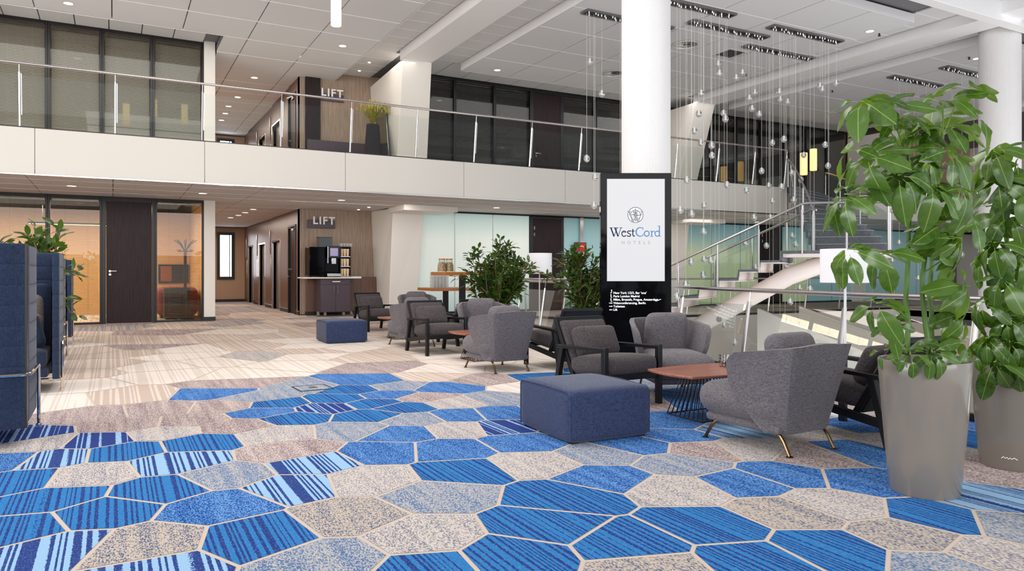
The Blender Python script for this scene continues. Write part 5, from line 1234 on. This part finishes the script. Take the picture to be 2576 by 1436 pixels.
def orient(d, up):       # matrix with x along d
    d = d.normalized(); y = up.cross(d)
    if y.length < 1e-3: y = Vector((0,1,0)).cross(d)
    y.normalize(); z = d.cross(y); return Matrix((d, y, z)).transposed().to_4x4()
def umbrella_plant(name, label, loc, stems, whorls, seed):
    rnd = random.Random(seed)
    t = thing(name, label, 'plant', loc); lv = Vector(loc)
    mb = MB(); mb.lathe([(0,0),(.165,0),(.172,.012),(.19,.2),(.208,.42),(.222,.6),(.229,.715),(.226,.722),(.216,.718),(.21,.66),(0,.66)], 48); O('planter', mb, M['pot'], t)
    mb = MB(); mb.lathe([(.21,.665),(.1,.685),(0,.68)], 24); mb.f = [f[::-1] for f in mb.f]; O('soil', mb, M['soil'], t)
    for pts in stems:
        P_ = [Vector(p)-lv for p in pts]; k_ = len(P_)
        sm = []
        for i in range(k_-1):
            for j in range(4): sm.append(P_[i].lerp(P_[i+1], j/4)+Vector((rnd.uniform(-.006,.006), rnd.uniform(-.006,.006), 0)))
        sm.append(P_[-1]); n = len(sm)
        mb = MB(); mb.tube(sm, [.015-.008*i/n for i in range(n)], 8); O('stem', mb, M['stem'], t)
    allp = [(Vector(a).lerp(Vector(b), f/10)) for pts in stems for a, b in zip(pts[:-1], pts[1:]) for f in range(11)]
    cnt = 0
    for w_ in whorls:
        (u, v, d, ll, n, tilt) = w_; c = at(u, v, d)
        # stalk from the nearest lower stem point
        def score(p): 
            e = c-p; return e.length+ (0.9 if p.z > c.z-.02 and e.length > .06 else 0)
        s0 = min(allp, key=score); q0, q1 = s0-lv, c-lv; mid = q0.lerp(q1, .55)+Vector((0,0,.03))
        mb = MB(); mb.tube([q0, mid, q1], [.005,.0042,.0035], 6); O('leaf_stalk', mb, UST, t)
        axis = (q1-mid).normalized()+Vector((0,0,.9)); axis.normalize()
        tv = axis.orthogonal().normalized(); bt = axis.cross(tv); a0 = rnd.uniform(0, 6.28)
        for i in range(n):
            a = a0+2*PI*i/n+rnd.uniform(-.2,.2); el = math.radians(tilt+rnd.uniform(-16,14))
            dr = (tv*math.cos(a)+bt*math.sin(a))*math.cos(el)+axis*math.sin(el)
            L_ = ll*rnd.uniform(.6,.98)
            st_ = .03; o = link('leaf', rnd.choice(ULEAF), t)
            mt = Matrix.Translation(q1+dr*st_) @ orient(dr, axis) @ Matrix.Rotation(rnd.uniform(-.4,.4), 4, 'X') @ Matrix.Diagonal((L_,L_*rnd.uniform(.85,1.1),L_,1)); o.matrix_local = mt; cnt += 1
            mb = MB(); mb.tube([q1, q1+dr*st_], .003, 5); o2 = O('leaflet_stalk', mb, UST, t) if False else None
    return t
pl1 = (3.88, 2.41, 0)
def sp(u, v, d): return tuple(at(u, v, d))
stems1 = [[sp(2284,915,3.98), sp(2281,700,3.97), sp(2287,500,3.95), sp(2283,395,3.95)], [sp(2338,905,3.95), sp(2322,740,3.95), sp(2325,560,3.95), sp(2348,420,3.97)], [sp(2350,915,4.0), sp(2338,740,4.05), sp(2355,480,4.1), sp(2372,340,4.1)]]
W1 = [(2170,254,3.7,.25,7,-8),(2225,268,3.75,.24,6,-5),(2432,222,4.05,.21,6,0),(2372,256,4.0,.25,6,-6),(2275,295,3.85,.23,7,-5),(2368,312,3.9,.25,7,-10),(2300,330,3.95,.2,6,0),(2455,300,4.1,.22,6,-8),(2180,395,3.7,.25,7,-18),(2140,378,3.8,.2,5,-15),
 (2285,380,3.8,.25,7,-22),(2260,440,3.65,.24,7,-30),(2330,395,3.7,.25,6,-40),(2390,380,3.75,.25,7,-15),(2200,420,3.9,.22,6,-20),(2125,488,3.65,.23,6,-16),(2100,500,3.72,.18,4,-20),(2390,420,4.2,.2,6,-10),(2345,465,3.7,.24,7,-24),
 (2420,470,3.75,.25,7,-24),(2132,626,3.6,.25,7,-34),(2215,640,3.75,.21,5,-32),(2380,560,3.85,.25,7,-30),(2440,540,3.9,.23,6,-25),(2420,600,3.8,.25,6,-38),(2205,762,3.7,.22,6,-30),
 (2400,660,3.9,.24,6,-26),(2440,720,3.8,.25,6,-42),(2240,815,3.75,.16,5,-30),(2290,890,3.72,.14,6,-28),(2345,885,3.72,.17,7,-30),(2390,880,3.8,.17,6,-28),(2430,860,3.85,.17,6,-30),(2225,880,3.85,.13,5,-20),(2425,790,3.95,.2,6,-34)]
umbrella_plant('umbrella_plant', 'tall umbrella plant in the nearer taupe planter beside the tub chair', pl1, stems1, W1, 3)
pl2 = (4.87, 2.47, 0)
stems2 = [[sp(2535,915,4.5), sp(2530,740,4.5), sp(2535,560,4.45), sp(2552,440,4.4)], [sp(2565,915,4.45), sp(2570,740,4.5), sp(2590,560,4.5), sp(2600,430,4.5)], [sp(2555,905,4.6), sp(2545,700,4.65), sp(2520,520,4.6)]]
W2 = [(2500,380,4.3,.25,7,-14),(2560,400,4.3,.26,7,-18),(2510,455,4.25,.25,7,-24),(2575,470,4.2,.25,7,-22),(2470,430,4.4,.22,6,-16),(2540,540,4.25,.25,7,-28),(2480,520,4.4,.22,6,-22),(2590,560,4.3,.25,7,-30),(2500,610,4.25,.25,7,-32),(2560,640,4.2,.25,7,-30),(2470,650,4.35,.23,6,-30),
 (2520,700,4.2,.24,7,-38),(2580,720,4.3,.25,7,-34),(2470,760,4.25,.24,7,-36),(2530,800,4.2,.23,7,-40),(2590,800,4.2,.25,7,-40),(2480,850,4.2,.22,7,-42),(2540,860,4.15,.24,7,-44),(2590,880,4.2,.25,6,-46),(2500,910,4.15,.24,7,-50),(2555,930,4.15,.22,6,-52),(2450,880,4.25,.16,6,-35),(2600,640,4.4,.25,7,-25)]
umbrella_plant('umbrella_plant', 'umbrella plant in the rear taupe planter cut by the frame edge', pl2, stems2, W2, 5)
p = at(2511, 1172, 4.36)
c_ = bpy.data.curves
mb = MB(); ribbon(mb, [(0,0),(.012,.012),(.02,.002),(.03,.010),(.036,.0),(.046,.010),(.052,.002),(.066,.012),(.085,.004)], .0028, 0); plants = [o for o in bpy.data.objects if o.name.startswith('umbrella_plant') and not o.parent]
pr = [o for o in plants if abs(o.location.x-4.87) < .01][0]; dirv = Vector((p.x-4.87, p.y-2.47, 0)).normalized()
o = O('script_mark', mb, M['inkw'], pr, tuple(dirv*.1795+Vector((0,0,.075))), (R(-5),0,math.atan2(dirv.y,dirv.x)+PI/2), smooth=False)
# bushes with many small leaves
BLEAF = [leaf_mesh('leaf', M['bushleaf'], 1, .42, .15, .12, n=4), leaf_mesh('leaf', M['bushleaf'], 1, .46, .35, .1, n=4)]
def bush(name, label, cat, loc, branches, leaf_len, n_leaf, seed, pot=None, parts=290, mats=None, minz=0):
    rnd = random.Random(seed); t = thing(name, label, cat, loc)
    if pot:
        r_, h_ = pot; mb = MB(); mb.lathe([(0,0),(r_*.8,0),(r_,h_),(r_*.94,h_),(r_*.9,h_-.06),(0,h_-.06)], 32); O('planter', mb, M['charcoal'], t)
        mb = MB(); mb.lathe([(r_*.92,h_-.05),(0,h_-.04)], 20); mb.f = [f[::-1] for f in mb.f]; O('soil', mb, M['soil'], t)
    seg = []
    for pts in branches:
        mb = MB(); mb.tube(pts, [.012*(1-.7*i/len(pts)) for i in range(len(pts))], 6); O('stem', mb, M['twig'], t)
        for a, b in zip(pts[:-1], pts[1:]): seg.append((Vector(a), Vector(b)))
    wts = [(b-a).length*(1 if max(a.z, b.z) > minz else 0) for a, b in seg]
    mbs = MB(); lm = []
    for i in range(n_leaf):
        a, b = rnd.choices(seg, wts)[0]; p_ = a.lerp(b, rnd.random())
        dr = Vector((rnd.gauss(0,1), rnd.gauss(0,1), rnd.gauss(.35,.55))).normalized()+ (b-a).normalized()*.6; dr.normalize()
        p_ = p_+dr*rnd.uniform(.01,.11)
        L_ = leaf_len*rnd.uniform(.7,1.2); mt = Matrix.Translation(p_) @ orient(dr, Vector((rnd.gauss(0,.4),rnd.gauss(0,.4),1)).normalized()) @ Matrix.Diagonal((L_,L_,L_,1))
        if p_.z < minz: continue
        lm.append(mt)
    fwd = Vector((SN,CS,0)); lm.sort(key=lambda m_: (m_.translation.dot(fwd)))
    for i, mt in enumerate(lm):
        if i < parts: o = link('leaf', rnd.choice(BLEAF), t); o.matrix_local = mt
        else:
            me = BLEAF[i % 2]; mbs.add([mt @ v_.co for v_ in me.vertices], [tuple(f.vertices) for f in me.polygons])
    if mbs.v: o = O('foliage', mbs, M['bushleaf'], t, ang=180); o['kind'] = 'stuff'
    return t
def crown(rnd, n, z0, ztop, rad, spread, zmid=.5):
    br = []
    for i in range(n):
        a = rnd.uniform(0, 2*PI); r_ = rad*math.sqrt(rnd.random()); h = ztop*(1-.35*(r_/rad)**2)*rnd.uniform(.84,1); b0 = Vector((rnd.uniform(-spread,spread), rnd.uniform(-spread,spread), z0)); pts = []
        for k_ in range(6):
            f = k_/5; pts.append(tuple(b0.lerp(Vector((r_*math.cos(a), r_*math.sin(a), h)), f)+Vector((0,0,0))+Vector((math.cos(a),math.sin(a),0))*r_*.25*math.sin(PI*f)+Vector((rnd.uniform(-.03,.03),rnd.uniform(-.03,.03),0))))
        br.append(pts)
        for q_ in range(2):
            f = rnd.randint(2,4); s_ = Vector(pts[f]); a2 = a+rnd.uniform(-1.4,1.4); e = s_+Vector((math.cos(a2)*.24, math.sin(a2)*.24, rnd.uniform(.05,.25))); br.append([tuple(s_), tuple(s_.lerp(e,.5)+Vector((0,0,.03))), tuple(e)])
    return br
rn = random.Random(11)
p = at(1246, 682, 13.2); bush('potted_bush', 'dense dark green ficus bush before the frosted glass, left of the floor lamp', 'plant', (p.x, p.y, 0), crown(rn, 26, .4, 1.84, .56, .1), .125, 2300, 21, (.26,.42), minz=.5)
p = at(1464, 682, 11.4); br = crown(rn, 20, .35, 1.7, .28, .16); br.append([(-.2,0,.9),(-.45,.25,1.12),(-.62,.4,1.2),(-.78,.5,1.26)])
bush('potted_bamboo', 'slender bamboo-like plant with thin stems just left of the kiosk', 'plant', (p.x, p.y, 0), br, .115, 1400, 22, (.24,.38), minz=.4)
# planter box between the two sofas, foliage showing above and trailing to the side
bx0 = (-.85, 10.3, 0); rn = random.Random(4); br = []
for i in range(24):
    x = rn.uniform(-1.2,.22); y = rn.uniform(-.3,.3); zt = rn.uniform(1.45,1.80)-.3*max(0,x+.1); br.append([(x,y,1.22),(x+rn.uniform(-.1,.1),y,1.42),(x+rn.uniform(-.2,.16),y+rn.uniform(-.15,.15),zt)])
br += [[(.1,-.3,1.02),(.32,-.4,1.2),(.47,-.46,1.15)],[(.1,-.3,.92),(.36,-.45,.86),(.42,-.5,.72)]]
t = bush('planter_box_plant', 'leafy green plants in a planter box behind the nearest navy sofa', 'plant', bx0, br, .145, 640, 8, None, minz=.6)
mb = MB()
for i in range(9): mb.tube([(-1.2+i*.15, rn.uniform(-.1,.1), .88), (-1.2+i*.15+rn.uniform(-.1,.1), rn.uniform(-.2,.2), 1.4)], .01, 6)
O('stem', mb, M['twig'], t)
mb = MB(); mb.box(-1.4,.2,-.4,.4,0,.88); O('planter_box', mb, M['charcoal'], t, bevel=.01); mb = MB(); mb.box(-1.36,.16,-.36,.36,.88,.9); O('soil', mb, M['soil'], t)
